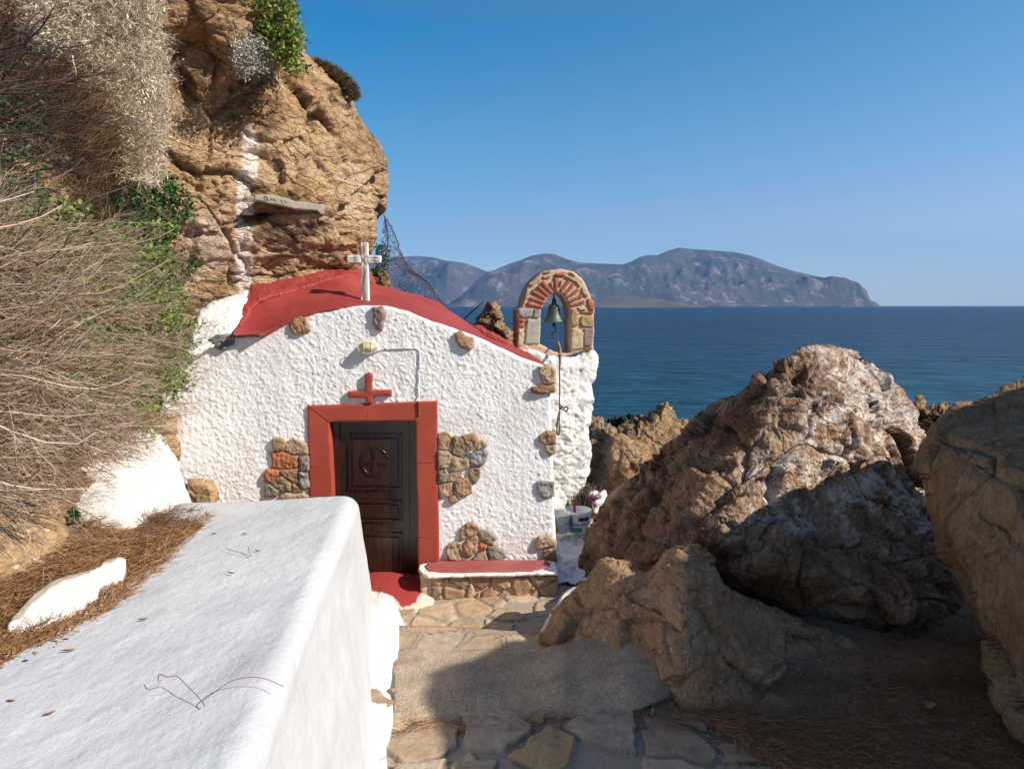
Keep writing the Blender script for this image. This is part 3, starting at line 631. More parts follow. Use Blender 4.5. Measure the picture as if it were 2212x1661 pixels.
def thing_rock(name, out, Yf, mat, label, cat='rock', **k):
    o = relief(name, out, Yf, mat=mat, **k); tag(o, label, cat); return o
thing_rock('rock', c2([(60, 600), (70, 430), (150, 428), (190, 460), (215, 530), (240, 600), (240, 700), (60, 700)]), lambda u, v: 9.0 + 0 * u, M['shore'], 'small ochre rock just behind the red roof below the hanging net', edge_disp=.4, step=2.2, rpx=22, rm=.3, thick=.8, disp=rockd(.03, .07, 4, .03, .01, 7), rough=2)
thing_rock('rock', c2([(800, 900), (865, 878), (900, 800), (950, 760), (980, 690), (1020, 680), (1060, 710), (1090, 780), (1100, 850), (1140, 880), (1180, 920), (1195, 990), (1230, 1060), (1100, 1150), (900, 1100)]), rbf([(1000, 640, 9.0), (1110, 760, 9.1), (1050, 720, 8.8), (1080, 700, 8.7), (1040, 660, 9.1), (990, 760, 9.2)]), M['shore'],
           'dark brown rock pinnacle between the red roof and the bell arch', edge_disp=.3, step=2.2, rpx=24, rm=.35, thick=.9, disp=rockd(.04, .10, 3.5, .03, .012, 9), rough=3, seed=4)
o = tube('rod', [atY(*c2([(790, 820)])[0], 8.9), atY(*c2([(940, 690)])[0], 8.7)], .008, M['iron'], sides=6); tag(o, 'long thin iron rod leaning over the roof edge against the sea', 'rod')
o = tube('rod', [atY(*c2([(920, 885)])[0], 8.7), atY(*c2([(935, 768)])[0], 8.7)], .007, M['iron'], sides=6); tag(o, 'short upright iron rod in front of the dark rock pinnacle', 'rod')
c8 = crop(1350, 900, 4.745)
thing_rock('rock', c8([(60, 500), (130, 350), (180, 365), (260, 400), (350, 430), (430, 470), (520, 440), (560, 385), (620, 400), (700, 360), (830, 330), (900, 300), (920, 240), (975, 222), (1010, 235), (1060, 300), (1110, 380), (1200, 395), (1280, 430), (1500, 560), (1400, 900), (1000, 1300), (400, 1400), (60, 1350)]),
           rbf([(x, y, d) for (x, y), d in zip(c8([(150, 380), (250, 500), (200, 900), (130, 1200), (420, 560), (420, 950), (430, 520), (380, 800), (300, 900), (700, 600), (900, 500), (980, 260), (1250, 450), (800, 900), (600, 1200), (1400, 1000)]),
                                                (10.6, 10.0, 9.9, 9.4, 8.9, 8.6, 9.4, 8.9, 9.6, 9.3, 9.6, 10.2, 10.4, 9.0, 8.6, 8.8))]), M['shore'],
           'pitted ochre rock at the shore with a sharp peak and a dark hollow', step=3, rpx=20, rm=.4, thick=2.2, disp=rockd(.10, .18, 1.2, .05, .015, 15, pit=.03, ps=11), rough=3.5, seed=3)
for k, (pts, lab) in enumerate((([(340, 450), (360, 400), (430, 372), (480, 390), (520, 365), (545, 385), (540, 470), (380, 480)], 'wet black rock in the water left of the shore peak'), ([(600, 400), (640, 370), (690, 355), (740, 362), (745, 420), (620, 430)], 'small wet black rock against the shore peak'))):
    thing_rock('rock', c8(pts), lambda u, v: 11.6 + 0 * u, M['shoredark'], lab, step=2.2, rpx=14, rm=.3, thick=.8, disp=rockd(.05, .12, 4, .05, .01, 23 + k), rough=2)
thing_rock('rock', [(1960, 890), (1990, 874), (2015, 880), (2040, 878), (2075, 895), (2090, 1000), (2040, 1080), (1980, 1040), (1960, 960)], lambda u, v: 8.2 + 0 * u, M['shoredark' if 0 else 'shore'],
           'dark porous rock showing between the white crusted boulder and the tan boulder', step=2.6, rpx=18, rm=.3, thick=1., disp=rockd(.05, .12, 4, .07, .02, 27, pit=.05, ps=12), rough=3, seed=9)

# ------------------------------------------------------------------ chapel
chapel = empty('chapel', tuple(FAC.at(np.array(830.), np.array(1250.), 0) * np.array([1, 1, 0])))
tag(chapel, 'small white stucco chapel with a red vaulted roof and red door frame under the cliff', 'chapel')
def fdisp(P, N, D):
    w_ = .35 + .65 * np.clip(D / 8, 0, 1)
    a = vn(P * 56, 1); b = vn(P * 34 + .4 * vn(P * 7, 4)[:, None], 2)
    w_ = w_ * (.75 + .75 * np.clip(.5 + fbm(P * np.array([2.2, 2.2, 1.2]), 3, 77), 0, 1))
    return w_ * (.0056 * np.clip(a - .05, 0, 1) + .0042 * np.clip(b, -.2, 1) + .0030 * vn(P * 90, 6)) + .010 * fbm(P * 1.7, 3, 9)
fo = [(318, 1290), (318, 1100), (322, 1000), (335, 900), (365, 800), (408, 745), (440, 728), (470, 727), (505, 728), (560, 724), (590, 712), (620, 698), (650, 685), (690, 674), (740, 665), (783, 661), (831, 662), (881, 673), (936, 695), (978, 709), (1025, 727),
      (1075, 750), (1130, 775), (1176, 791), (1186, 800), (1189, 860), (1192, 960), (1195, 1050), (1199, 1150), (1203, 1230), (1206, 1292)]
relief('facade', fo, FAC.Y(0), 2.3, 5, .02, mat=M['stucco'], parent=chapel, slab=-FAC.n * .45, disp=fdisp, holes=[[(688, 895), (922, 890), (925, 1288), (688, 1288)]], rough=1.2, edge_disp=1)
bo = [FAC.at(np.array(float(u)), np.array(float(v)), -.46) for u, v in [(400, 1290), (404, 800), (440, 735), (560, 735), (640, 700), (720, 678), (800, 672), (880, 684), (960, 714), (1060, 755), (1160, 800), (1180, 1290)]]
prism('side_wall', bo, -FAC.n * 1.0 + np.array([0, 0, 0.]), M['stucco'], chapel)
relief('wall_shoulder', [(400, 775), (412, 742), (414, 712), (432, 672), (455, 655), (480, 643), (505, 636), (532, 628), (536, 645), (522, 690), (506, 728), (480, 745), (440, 760)], rbf([(410, 745, 6.46), (505, 730, 6.5), (420, 690, 6.62), (480, 650, 6.8), (530, 635, 7.0), (515, 700, 6.62)]), 2.4, 10, .05, .5,
       mat=M['limerock'], parent=chapel, disp=lambda P, N, D: .03 * fbm(P * 5, 4, 3) + .012 * fbm(P * 22, 3, 5, .6, True), rough=3)
fe = [(505, 724), (560, 724), (590, 712), (620, 698), (650, 685), (690, 674), (740, 665), (783, 661), (831, 662), (881, 673), (936, 695), (978, 709), (1025, 727), (1075, 750), (1130, 775), (1178, 791)]
RY = rbf([(u, v, float(FAC.Y(.012)(np.array(float(u)), np.array(float(v))))) for u, v in fe] + [(1150, 766, 7.5), (1117, 752, 8.0), (1060, 729, 8.1), (1025, 708, 8.15), (978, 674, 8.2), (950, 655, 8.25), (900, 637, 8.35), (847, 623, 8.4), (800, 606, 8.5), (785, 585, 8.3), (760, 578, 8.05), (700, 590, 7.75), (650, 603, 7.5), (600, 613, 7.3), (545, 618, 7.1),
          (523, 670, 6.85), (790, 647, 6.98), (700, 645, 7.0), (640, 662, 6.95), (900, 660, 7.4), (980, 697, 7.2), (1060, 738, 7.1)])
rtop = inpoly_soft([(480, 560), (800, 540), (830, 600), (760, 594), (650, 618), (560, 640), (530, 700), (490, 700)], 10, 8, 3)
def rdisp(P, N, D):
    return .012 * fbm(P * 2.5, 3, 4) + .003 * fbm(P * 14, 3, 6)
def redge(name, out, Yf, amp, seed, mat=M['red_roof'], rp=8, rm=.03, th=.25, parent=chapel):
    return relief(name, out, Yf, 2.4, rp, rm, th, mat=mat, parent=parent, disp=lambda P, N, D: amp * fbm(P * 6, 4, seed, .6) + amp * .6 * fbm(P * 24, 3, seed + 1, .6, True), rough=3, seed=seed)
relief('roof', fe[::1] + [(1182, 790), (1168, 779), (1144, 763), (1117, 752), (1050, 727), (1027, 709), (1006, 694), (978, 674.5), (950, 655), (908, 638.5), (847, 623), (815, 614), (795, 600), (780, 590), (740, 590), (700, 597), (650, 612), (600, 622), (545, 628), (530, 650), (524, 680), (512, 704), (501, 722)],
       RY, 2.6, 3, .015, mat=M['red_roof'], parent=chapel, slab=(0, .12, -.03), disp=rdisp, rough=.8)
redge('roof_render', [(512, 706), (514, 694), (520, 680), (521, 650), (538, 628), (541, 614), (575, 614), (600, 607), (630, 604), (650, 594), (672, 592), (700, 580), (735, 574), (755, 570), (775, 577), (790, 573), (800, 588), (813, 606), (808, 617), (790, 604), (760, 598), (720, 603), (680, 616), (630, 632), (590, 642), (560, 655), (543, 670), (532, 690), (522, 704)],
      lambda u, v: RY(u, v) - .03, .022, 5)
redge('roof_render', c2([(855, 905), (858, 880), (900, 876), (930, 885), (965, 912), (1000, 928), (1050, 950), (1080, 965), (1130, 988), (1165, 1018), (1200, 1050), (1195, 1075), (1100, 1040), (960, 985)]), lambda u, v: 8.0 + 0 * u, .03, 8)
# door frame, door
relief('door_frame', [(664, 876), (800, 872), (945, 866), (946, 1000), (948, 1120), (950, 1262), (668, 1262), (666, 1000)], FAC.Y(.03), 3.2, 3, .006, mat=M['red_frame'], parent=chapel, slab=-FAC.n * .30,
       holes=[[(711.5, 912.5), (790, 910.5), (897, 909), (898, 980), (900, 1100), (903, 1250), (722, 1250), (719, 1050)]], disp=lambda P, N, D: .004 * fbm(P * 4, 3, 2), rough=.7)
for pts in ([(664, 876), (714, 912)], [(779, 874), (788, 911)], [(798, 873), (791, 911)], [(667, 1008), (714, 1008)], [(903, 1000), (946, 999)], [(904, 1160), (947, 1157)]):
    tube('groove', [FAC.at(np.array(float(u)), np.array(float(v)), .031) for u, v in pts], .0022, M['red_cut'] if 'red_cut' in M else M['redcable'], chapel, sides=5)
def fbox(name, pts, off, th, mat, parent, bev=.0): return prism(name, [FAC.at(np.array(float(u)), np.array(float(v)), off) for u, v in pts[::-1]], -FAC.n * th, mat, parent, bev)
def rect(x0, y0, x1, y1): return [(x0, y0), (x1, y0), (x1, y1), (x0, y1)]
DO = -.115
fbox('door_post', cD(rect(-110, 140, 66, 1720)), DO + .02, .1, M['wood'], chapel, .006)
fbox('door_post', cD(rect(745, 140, 840, 1720)), DO + .02, .1, M['wood'], chapel, .006)
fbox('door_lintel', cD(rect(66.5, 120, 744.5, 203)), DO + .02, .1, M['wood'], chapel, .006)
door = fbox('door', cD(rect(66, 190, 746, 1725)), DO - .012, .05, M['wood'], chapel)
def panel(x0, y0, x1, y1):
    for pts in ([(x0, y0), (x1, y0), (x1 - 22, y0 + 22), (x0 + 22, y0 + 22)], [(x1, y0), (x1, y1), (x1 - 22, y1 - 22), (x1 - 22, y0 + 22)], [(x1, y1), (x0, y1), (x0 + 22, y1 - 22), (x1 - 22, y1 - 22)], [(x0, y1), (x0, y0), (x0 + 22, y0 + 22), (x0 + 22, y1 - 22)]):
        fbox('moulding', cD(pts), DO + .008, .02, M['wood'], door, .004)
    fbox('panel', cD(rect(x0 + 36, y0 + 44, x1 - 36, y1 - 40)), DO + .003, .015, M['wood'], door, .007)
panel(155, 275, 672, 822); panel(155, 925, 675, 1135); panel(155, 1240, 680, 1660)
cx, cy = 408, 545
def dpt(x, y, off): q = cD([(x, y)])[0]; return FAC.at(np.array(q[0]), np.array(q[1]), off)
ring = [dpt(cx + 130 * cos(a), cy + 132 * sin(a), DO + .012) for a in np.linspace(0, 2 * pi, 25)]
med = tube('medallion', ring, .007, M['wood'], door, sides=8, sub=2)
for a in range(4):
    d0 = a * pi / 2 + .05; pts = []
    for t, wd in ((.08, 8), (.95, 34)):
        for s_ in (-1, 1): pts.append((cx + 125 * t * cos(d0) - s_ * wd * sin(d0), cy + 125 * t * sin(d0) + s_ * wd * cos(d0)))
    pts = [pts[0], pts[2], pts[3], pts[1]]
    fbox('cross_arm', cD(pts[::-1] if 0 else pts), DO + .018, .02, M['wood'], med, .006)
fbox('boss', cD([(cx + 16 * cos(a), cy + 16 * sin(a)) for a in np.linspace(0, 2 * pi, 9)[:-1]]), DO + .028, .02, M['wood'], med, .004)
relief('red_cross', c4([(1262, 765), (1285, 755), (1306, 762), (1308, 872), (1431, 868), (1433, 907), (1312, 912), (1312, 958), (1270, 958), (1268, 918), (1152, 922), (1150, 880), (1262, 876)]), FAC.Y(.05), 2.2, 3, .006, mat=M['red_frame'], parent=chapel, slab=-FAC.n * .08, disp=lambda P, N, D: .003 * fbm(P * 20, 3, 2), rough=.8)
# stones set in the stucco
ST = [(c4, [[(665, 1185), (720, 1185), (745, 1205), (738, 1265), (670, 1265), (660, 1230)], [(745, 1215), (790, 1180), (880, 1215), (893, 1280), (800, 1290), (745, 1260)], ('redstone', [(640, 1275), (720, 1270), (825, 1300), (825, 1370), (760, 1382), (655, 1375), (660, 1320)]),
            ('pinkstone', [(835, 1305), (880, 1290), (897, 1300), (897, 1395), (840, 1400)]), ('redstone', [(625, 1385), (700, 1390), (705, 1420), (650, 1470), (608, 1470), (605, 1420)]), [(700, 1390), (825, 1378), (825, 1475), (790, 1470), (715, 1420)], ('greystone', [(835, 1405), (890, 1410), (900, 1500), (860, 1510), (835, 1475)]),
            [(650, 1470), (715, 1428), (780, 1480), (775, 1520), (720, 1530), (660, 1490)], [(790, 1475), (860, 1500), (860, 1530), (795, 1540)], [(610, 1490), (640, 1480), (710, 1525), (690, 1560), (610, 1560)], [(700, 1570), (740, 1535), (785, 1545), (850, 1540), (890, 1560), (800, 1620), (700, 1610)],
            ('bluestone', [(250, 540), (300, 512), (410, 515), (405, 570), (350, 610), (290, 600)]), [(770, 440), (800, 410), (840, 395), (880, 400), (890, 440), (905, 485), (850, 510), (800, 510), (775, 470)], ('pinkstone', [(1310, 335), (1375, 330), (1395, 370), (1385, 430), (1370, 485), (1335, 480), (1308, 440), (1318, 390)])]),
      (c2, [[(720, 940), (760, 915), (800, 950), (860, 970), (865, 1040), (830, 1070), (770, 1045), (730, 1000)], ('ochre2', [(1370, 1195), (1450, 1185), (1505, 1220), (1500, 1320), (1440, 1345), (1390, 1310), (1375, 1250)]), [(1320, 1355), (1400, 1340), (1495, 1350), (1500, 1395), (1400, 1405), (1315, 1395)]]),
      (c5, [[(1100, 370), (1150, 335), (1215, 340), (1215, 425), (1140, 430), (1095, 405)], [(1140, 435), (1215, 430), (1215, 490), (1165, 508), (1145, 470)], ('greystone', [(1085, 695), (1130, 690), (1205, 695), (1205, 790), (1140, 810), (1090, 780), (1080, 730)]), [(1100, 1080), (1160, 1075), (1215, 1110), (1215, 1150), (1100, 1170), (1060, 1160)],
            [(1125, 1175), (1215, 1160), (1225, 1260), (1180, 1270), (1130, 1230)],
            ('stone', [(385, 350), (440, 340), (490, 370), (490, 430), (440, 470), (385, 465)]), [(495, 380), (545, 380), (600, 450), (605, 500), (560, 520), (480, 490)], [(550, 370), (640, 350), (668, 390), (650, 450), (610, 475), (560, 400)], [(665, 405), (700, 392), (735, 420), (725, 445), (655, 465)],
            [(385, 475), (450, 480), (480, 500), (475, 550), (440, 595), (385, 600)], [(480, 505), (600, 535), (600, 590), (545, 620), (460, 615), (470, 560)], ('greystone', [(610, 490), (700, 465), (740, 480), (720, 550), (690, 585), (605, 575)]), ('stone', [(600, 590), (680, 590), (680, 660), (650, 700), (625, 705), (600, 650)]),
            [(385, 605), (440, 605), (455, 640), (440, 695), (385, 700)], [(460, 625), (550, 620), (555, 660), (510, 690), (450, 690)], [(385, 715), (480, 695), (505, 760), (470, 800), (390, 810)], [(500, 690), (590, 660), (620, 720), (620, 770), (550, 800), (510, 760)], [(455, 810), (500, 780), (525, 830), (490, 850), (460, 840)],
            [(540, 1020), (600, 985), (640, 980), (680, 1025), (660, 1060), (600, 1085), (540, 1110)], [(555, 1130), (650, 1070), (665, 1090), (660, 1180), (600, 1240), (570, 1180)], [(670, 1055), (700, 1035), (740, 1040), (795, 1085), (770, 1140), (690, 1110)], ('redstone', [(670, 1130), (700, 1115), (728, 1140), (720, 1170), (680, 1185), (665, 1160)]),
            [(440, 1150), (490, 1115), (550, 1120), (585, 1200), (585, 1250), (480, 1258), (440, 1220)], [(625, 1255), (640, 1220), (720, 1175), (738, 1255)], [(735, 1150), (800, 1150), (860, 1200), (870, 1225), (820, 1255), (745, 1255)]])]
M['ochre2'] = M['stone']
k = 0
for cf, L in ST:
    for s_ in L:
        m_ = M['stone']
        if isinstance(s_, tuple): m_ = M[s_[0]]; s_ = s_[1]
        p = np.array(cf(s_)); c_ = p.mean(0); p = c_ + (p - c_) * 1.03; k += 1
        slabrel('stone', p, FAC, .030 + .018 * ((k * 37) % 10) / 10, .10, m_, chapel, rnd=3.5, rm=.010, d=(.022, 8), seed=k, rough=1.2)
# bench
bench = empty('stone_bench', tuple(BEN.at(np.array(1070.), np.array(1298.)) * np.array([1, 1, 0]))); tag(bench, 'low stone faced bench with a faded red seat at the foot of the chapel wall', 'bench')
relief('bench_core', c5([(255, 1340), (700, 1345), (1235, 1345), (1240, 1430), (1243, 1522), (700, 1535), (262, 1540)]), BEN.Y(-.03), 3, 3, .01, mat=M['mortar'], parent=bench, slab=-BEN.n * .36, disp=lambda P, N, D: .01 * fbm(P * 20, 3, 2), rough=1)
for j, s_ in enumerate([[(335, 1360), (420, 1360), (430, 1400), (380, 1440), (335, 1410)], [(460, 1380), (520, 1350), (605, 1370), (600, 1420), (560, 1450), (470, 1410)], [(620, 1355), (760, 1355), (765, 1410), (700, 1455), (655, 1440), (625, 1400)], [(770, 1370), (830, 1350), (895, 1370), (900, 1440), (850, 1460), (790, 1430)],
                        [(910, 1365), (1030, 1365), (1045, 1430), (1000, 1520), (930, 1525), (905, 1440)], [(1040, 1355), (1220, 1355), (1225, 1380), (1150, 1430), (1095, 1440), (1050, 1400)], [(335, 1425), (400, 1430), (410, 1480), (350, 1525), (335, 1500)], [(425, 1430), (520, 1450), (580, 1465), (560, 1510), (490, 1535), (430, 1530), (420, 1470)],
                        [(590, 1450), (615, 1400), (640, 1450), (640, 1490), (600, 1530), (580, 1500)], [(690, 1475), (765, 1430), (780, 1500), (745, 1530), (690, 1525)], [(790, 1500), (840, 1460), (890, 1480), (885, 1525), (795, 1525)], [(1030, 1500), (1080, 1450), (1110, 1500), (1100, 1515), (1035, 1518)],
                        [(1100, 1445), (1220, 1390), (1240, 1440), (1235, 1500), (1150, 1515), (1110, 1480)], [(360, 1510), (410, 1485), (420, 1530), (365, 1535)], [(1045, 1435), (1085, 1440), (1050, 1470), (1035, 1450)], [(640, 1500), (680, 1470), (685, 1525), (640, 1530)], [(432, 1378), (455, 1372), (462, 1405), (440, 1420)]]):
    slabrel('stone', c5(s_), BEN, 0, .09, M['stone'], bench, rnd=6, rm=.02, d=(.010, 6), seed=60 + j, rough=.8)
relief('seat_rim', [(903, 1229), (906, 1218), (925, 1213), (1000, 1211), (1188, 1209), (1200, 1214), (1207, 1236), (1150, 1238), (1080, 1241), (1000, 1240), (950, 1242), (925, 1243), (912, 1238)], lambda u, v: Yz(u, v, .262), 2.4, 3, 0, mat=M['limerock'], parent=bench, slab=(0, 0, -.028), disp=lambda P, N, D: .006 * fbm(P * 12, 3, 2), rough=3)
relief('seat', [(917, 1222), (925, 1215), (950, 1211), (1050, 1209), (1165, 1209), (1182, 1212), (1190, 1218), (1180, 1226), (1150, 1234), (1080, 1236), (1000, 1236), (945, 1235), (925, 1232)], lambda u, v: Yz(u, v, .267), 2.4, 3, 0, mat=M['red_seat'], parent=bench, slab=(0, 0, -.03), disp=lambda P, N, D: .003 * fbm(P * 12, 3, 2), rough=.8)
# threshold landing
lm = inpoly_soft([(780, 1230), (925, 1246), (924, 1262), (908, 1280), (899, 1300), (888, 1307), (868, 1312), (858, 1300), (845, 1285), (800, 1275), (780, 1272)], 1.0, 3, 2, 10)
def mred():
    t = NT('red_over_plaster'); c = t.mix(t.attr('mask'), (.66, .55, .45), (.36, .045, .038)); c = t.mix(.6, c, t.ramp(t.noise(60, 8, .7), [(.3, .7), (.7, 1.25)]), 'MULTIPLY')
    c = t.mix(t.ramp(t.voro(28), [(.04, .8), (.08, 0.)]), c, (.66, .5, .45)); t.col(c); t.bump(t.noise(70, 6, .6), .6, .008); return t.m
M['redplaster'] = mred()
o = relief('threshold', [(780, 1236), (850, 1239), (905, 1247), (925, 1254), (936, 1266), (937, 1300), (932, 1345), (928, 1356), (880, 1358), (780, 1358)], rbf([(780, 1236, 6.75), (900, 1246, 6.68), (930, 1262, 6.55), (800, 1272, 6.30), (860, 1274, 6.28), (905, 1274, 6.28), (860, 1284, 6.18), (800, 1284, 6.18), (870, 1310, 6.08), (790, 1310, 6.1), (900, 1306, 6.06), (905, 1350, 5.84), (860, 1350, 5.86), (932, 1350, 5.9), (930, 1300, 6.15)]), 2.4, 4, .02,
           mat=M['redplaster'], slab=(0, .35, -.03), disp=lambda P, N, D: .006 * fbm(P * 9, 4, 4, .6), attrs={'mask': lm}, rough=1.6)
tag(o, 'rounded red painted doorstep with unpainted plaster edge in front of the chapel door', 'doorstep')
o = relief('whitewashed_rock', [(770, 1275), (800, 1277), (826, 1277), (842, 1284), (851, 1297), (860, 1318), (867, 1335), (873, 1353), (872, 1372), (845, 1420), (770, 1430)], rbf([(790, 1280, 6.0), (830, 1280, 5.95), (850, 1310, 5.7), (870, 1350, 5.6), (800, 1310, 5.6), (830, 1340, 5.35), (800, 1400, 5.0), (860, 1390, 5.2)]), 2.4, 10, .06, .3, mat=M['limerock'], disp=lambda P, N, D: .03 * fbm(P * 5, 4, 14) + .008 * fbm(P * 22, 3, 5, .6, True), rough=2)
tag(o, 'lumpy whitewashed stone between the low wall and the red doorstep', 'rock')
o = relief('whitewashed_kerb', [(790, 1340), (815, 1352), (838, 1352), (862, 1349), (862, 1400), (858, 1450), (851, 1500), (849, 1572), (846, 1580), (835, 1620), (836, 1700), (760, 1700), (760, 1450)], rbf([(770, 1480, 4.4), (770, 1600, float(Yz(770., 1600., .27))), (850, 1640, float(Yz(850., 1640., .245))), (800, 1690, float(Yz(800., 1690., .26))), (815, 1352, 5.35), (860, 1350, 5.35), (860, 1400, 5.0), (800, 1400, 4.95), (850, 1480, 4.45), (800, 1480, 4.4), (848, 1565, float(Yz(848., 1565., .245))), (800, 1565, float(Yz(800., 1565., .27))), (830, 1600, float(Yz(830., 1600., .25))), (830, 1440, 4.66)]), 2.6, 5, .02, .3, mat=M['limerock'], disp=lambda P, N, D: .007 * fbm(P * 9, 4, 24), rough=1)
tag(o, 'whitewashed strip of render along the foot of the low wall beside the concrete step', 'kerb')
# wall lamp, cable, roof cross
lamp = empty('wall_lamp', tuple(FAC.at(*[np.array(float(x)) for x in c4([(1287, 625)])[0]]))); tag(lamp, 'small oval cream bulkhead lamp in a wire cage on the chapel wall', 'lamp')
lc = FAC.at(*[np.array(float(x)) for x in c4([(1287, 592)])[0]], .0)
def ell(name, rx, rz, ry, mat, off, n=16, parent=lamp):
    th = np.linspace(0, pi, n); ph = np.arange(24) * 2 * pi / 24
    T, Pp = np.meshgrid(th, ph, indexing='ij'); L = np.stack([rx * np.sin(T) * np.cos(Pp), ry * np.sin(T) * np.sin(Pp), rz * np.cos(T)], -1).reshape(-1, 3)
    V = lc + FAC.n * off + L[:, :1] * FAC.ex + L[:, 1:2] * FAC.n + L[:, 2:] * np.array([0, 0, 1.]); ix = np.arange(n * 24).reshape(n, 24); r = np.roll(ix, -1, 1)
    return mesh(name, V, np.stack([ix[:-1], ix[1:], r[1:], r[:-1]], -1).reshape(-1, 4), mat, parent)
ell('housing', .095, .060, .05, M['lampcage'], .02); ell('glass', .082, .050, .060, M['lampglass'], .055)
for a, ax in ((.0, 0), (.035, 1), (-.035, 1), (0, 2)):
    pts = []
    for t in np.linspace(0, pi, 9):
        if ax == 0: L = (-.093 * cos(t), .075 * sin(t), a)
        else: L = ((a if ax == 1 else 0), .074 * sin(t), -.058 * cos(t))
        if ax == 2: L = (.093 * cos(t * 2), .055, .056 * sin(t * 2))
        pts.append(lc + FAC.n * (.04 + L[1]) + FAC.ex * L[0] + np.array([0, 0, L[2]]))
    tube('cage_bar', pts, .0035, M['lampcage'], lamp, sides=6, sub=3)
fp = lambda x, y, off=.012: FAC.at(*[np.array(float(q)) for q in c4([(x, y)])[0]], off)
cab = tube('cable', [fp(1338, 615, .03), fp(1370, 606), fp(1400, 599), fp(1460, 600), fp(1520, 598), fp(1590, 601), fp(1610, 608), fp(1615, 630), fp(1616, 715), fp(1608, 745), fp(1612, 800), fp(1606, 860), fp(1611, 905), fp(1610, 945, .035)], .0065, M['cable'])
tag(cab, 'thin painted cable running from the wall lamp across and down to the door frame', 'cable')
tube('cable_end', [fp(1611, 945, .045), fp(1612, 1015, .04), fp(1613, 1035, .042)], [.009, .009, .013], M['redcable'], cab)
for x, y in ((1400, 600), (1520, 598), (1590, 601), (1615, 720), (1608, 860)): 
    q = fp(x, y, .012); tube('clip', [q - FAC.ex * .012, q + FAC.ex * .012], .009, M['cable'], cab, sides=6)
CY7 = 6.97; cr = empty('wooden_cross', tuple(atY(787., 648., CY7))); tag(cr, 'white carved wooden cross standing on the crown of the red roof', 'cross')
def pr(pts, Y, th, name, parent, bev=.006, mat=M['whitewood']): return prism(name, [atY(float(u), float(v), Y) for u, v in pts[::-1]], (0, th, 0), mat, parent, bev)
pr([(779, 524), (794, 524), (795, 570), (797, 652), (779, 652), (780, 570)], CY7, .05, 'upright', cr)
pr([(749.5, 552), (779, 551.5), (779, 568), (750, 566.5)], CY7 - .004, .055, 'arm', cr); pr([(794.5, 551.5), (822.5, 552), (822, 567), (794.5, 568)], CY7 - .004, .055, 'arm', cr)
P = []
for pts in [[(783, 575), (786, 600), (783, 640)], [(792, 580), (787, 610), (792, 645)], [(787, 575), (789, 590), (785, 620), (788, 648)], [(783, 530), (784, 548)], [(789, 528), (788, 546)], [(756, 557), (772, 556)], [(755, 562), (774, 561)], [(800, 556), (818, 557)], [(800, 562), (819, 563)], [(779, 551), (787, 560), (795, 570)], [(795, 551), (787, 560), (779, 569)]]:
    k_ = np.linspace(0, len(pts) - 1, 7); p_ = np.array(pts, float); P.append(atY(np.interp(k_, range(len(p_)), p_[:, 0]), np.interp(k_, range(len(p_)), p_[:, 1]), CY7 - .006))
P = np.array(P); V, Q, c = tubes(P, np.full(P.shape[:2], .0028)); mesh('carving', V, [Q, c], M['groovew'] if 'groovew' in M else M['ropelight'], cr)

# ------------------------------------------------------------------ bell tower
tb = empty('bell_tower', tuple(TOW.at(np.array(1240.), np.array(1150.)) * np.array([1, 1, 0]))); tag(tb, 'little brick and stone bell arch on a rough whitewashed base beside the chapel', 'bell tower')
relief('base', [(1090, 752), (1120, 748), (1143, 752), (1165, 757), (1190, 765), (1215, 768), (1240, 768), (1262, 764), (1283, 756), (1287, 775), (1288, 800), (1281, 830), (1284, 862), (1275, 900), (1271, 925), (1276, 960), (1273, 990), (1268, 1015), (1262, 1040), (1250, 1068), (1243, 1095), (1228, 1130), (1222, 1165), (1120, 1200), (1090, 1150)],
       rbf([(1100, 760, 8.1), (1160, 760, 8.05), (1240, 775, 8.1), (1283, 760, 8.2), (1280, 900, 8.15), (1270, 1000, 8.3), (1240, 1100, 8.45), (1200, 900, 8.0), (1200, 1100, 8.2), (1220, 1000, 8.15), (1100, 1150, 8.1)]), 2.4, 14, .12, .7, mat=M['towerwash'], parent=tb,
       disp=lambda P, N, D: .05 * fbm(P * 2.2, 3, 14) + .035 * fbm(P * 5, 4, 33, .6, True) + .012 * fbm(P * 24, 3, 5, .6) - .02 * np.clip(.4 - worley(P * 12, 3)[0], 0, .4) / .4, rough=3, seed=6)
relief('arch', cA([(165, 1405), (165, 1100), (163, 900), (168, 800), (232, 765), (262, 640), (300, 520), (345, 415), (430, 300), (520, 215), (620, 175), (720, 155), (860, 150), (960, 165), (1060, 200), (1150, 258), (1225, 330), (1285, 430), (1338, 560), (1350, 610), (1395, 700), (1405, 830), (1396, 900), (1398, 1080), (1392, 1250), (1383, 1400), (1390, 1450), (1280, 1480), (1160, 1500), (1050, 1530), (900, 1560), (500, 1560), (300, 1500), (165, 1460)]),
       TOW.Y(0), 2., 4, .02, mat=M['mortar'], parent=tb, slab=-TOW.n * .30,
       holes=[cA([(515, 1365), (525, 1200), (528, 950), (538, 800), (560, 770), (600, 680), (655, 600), (740, 540), (850, 538), (900, 575), (945, 640), (985, 720), (1000, 800), (1012, 1000), (1015, 1300), (1018, 1490), (930, 1510), (850, 1500), (760, 1480), (640, 1425), (560, 1380)])],
       disp=lambda P, N, D: .01 * fbm(P * 8, 4, 3) + .006 * fbm(P * 30, 2, 5), rough=1.5)
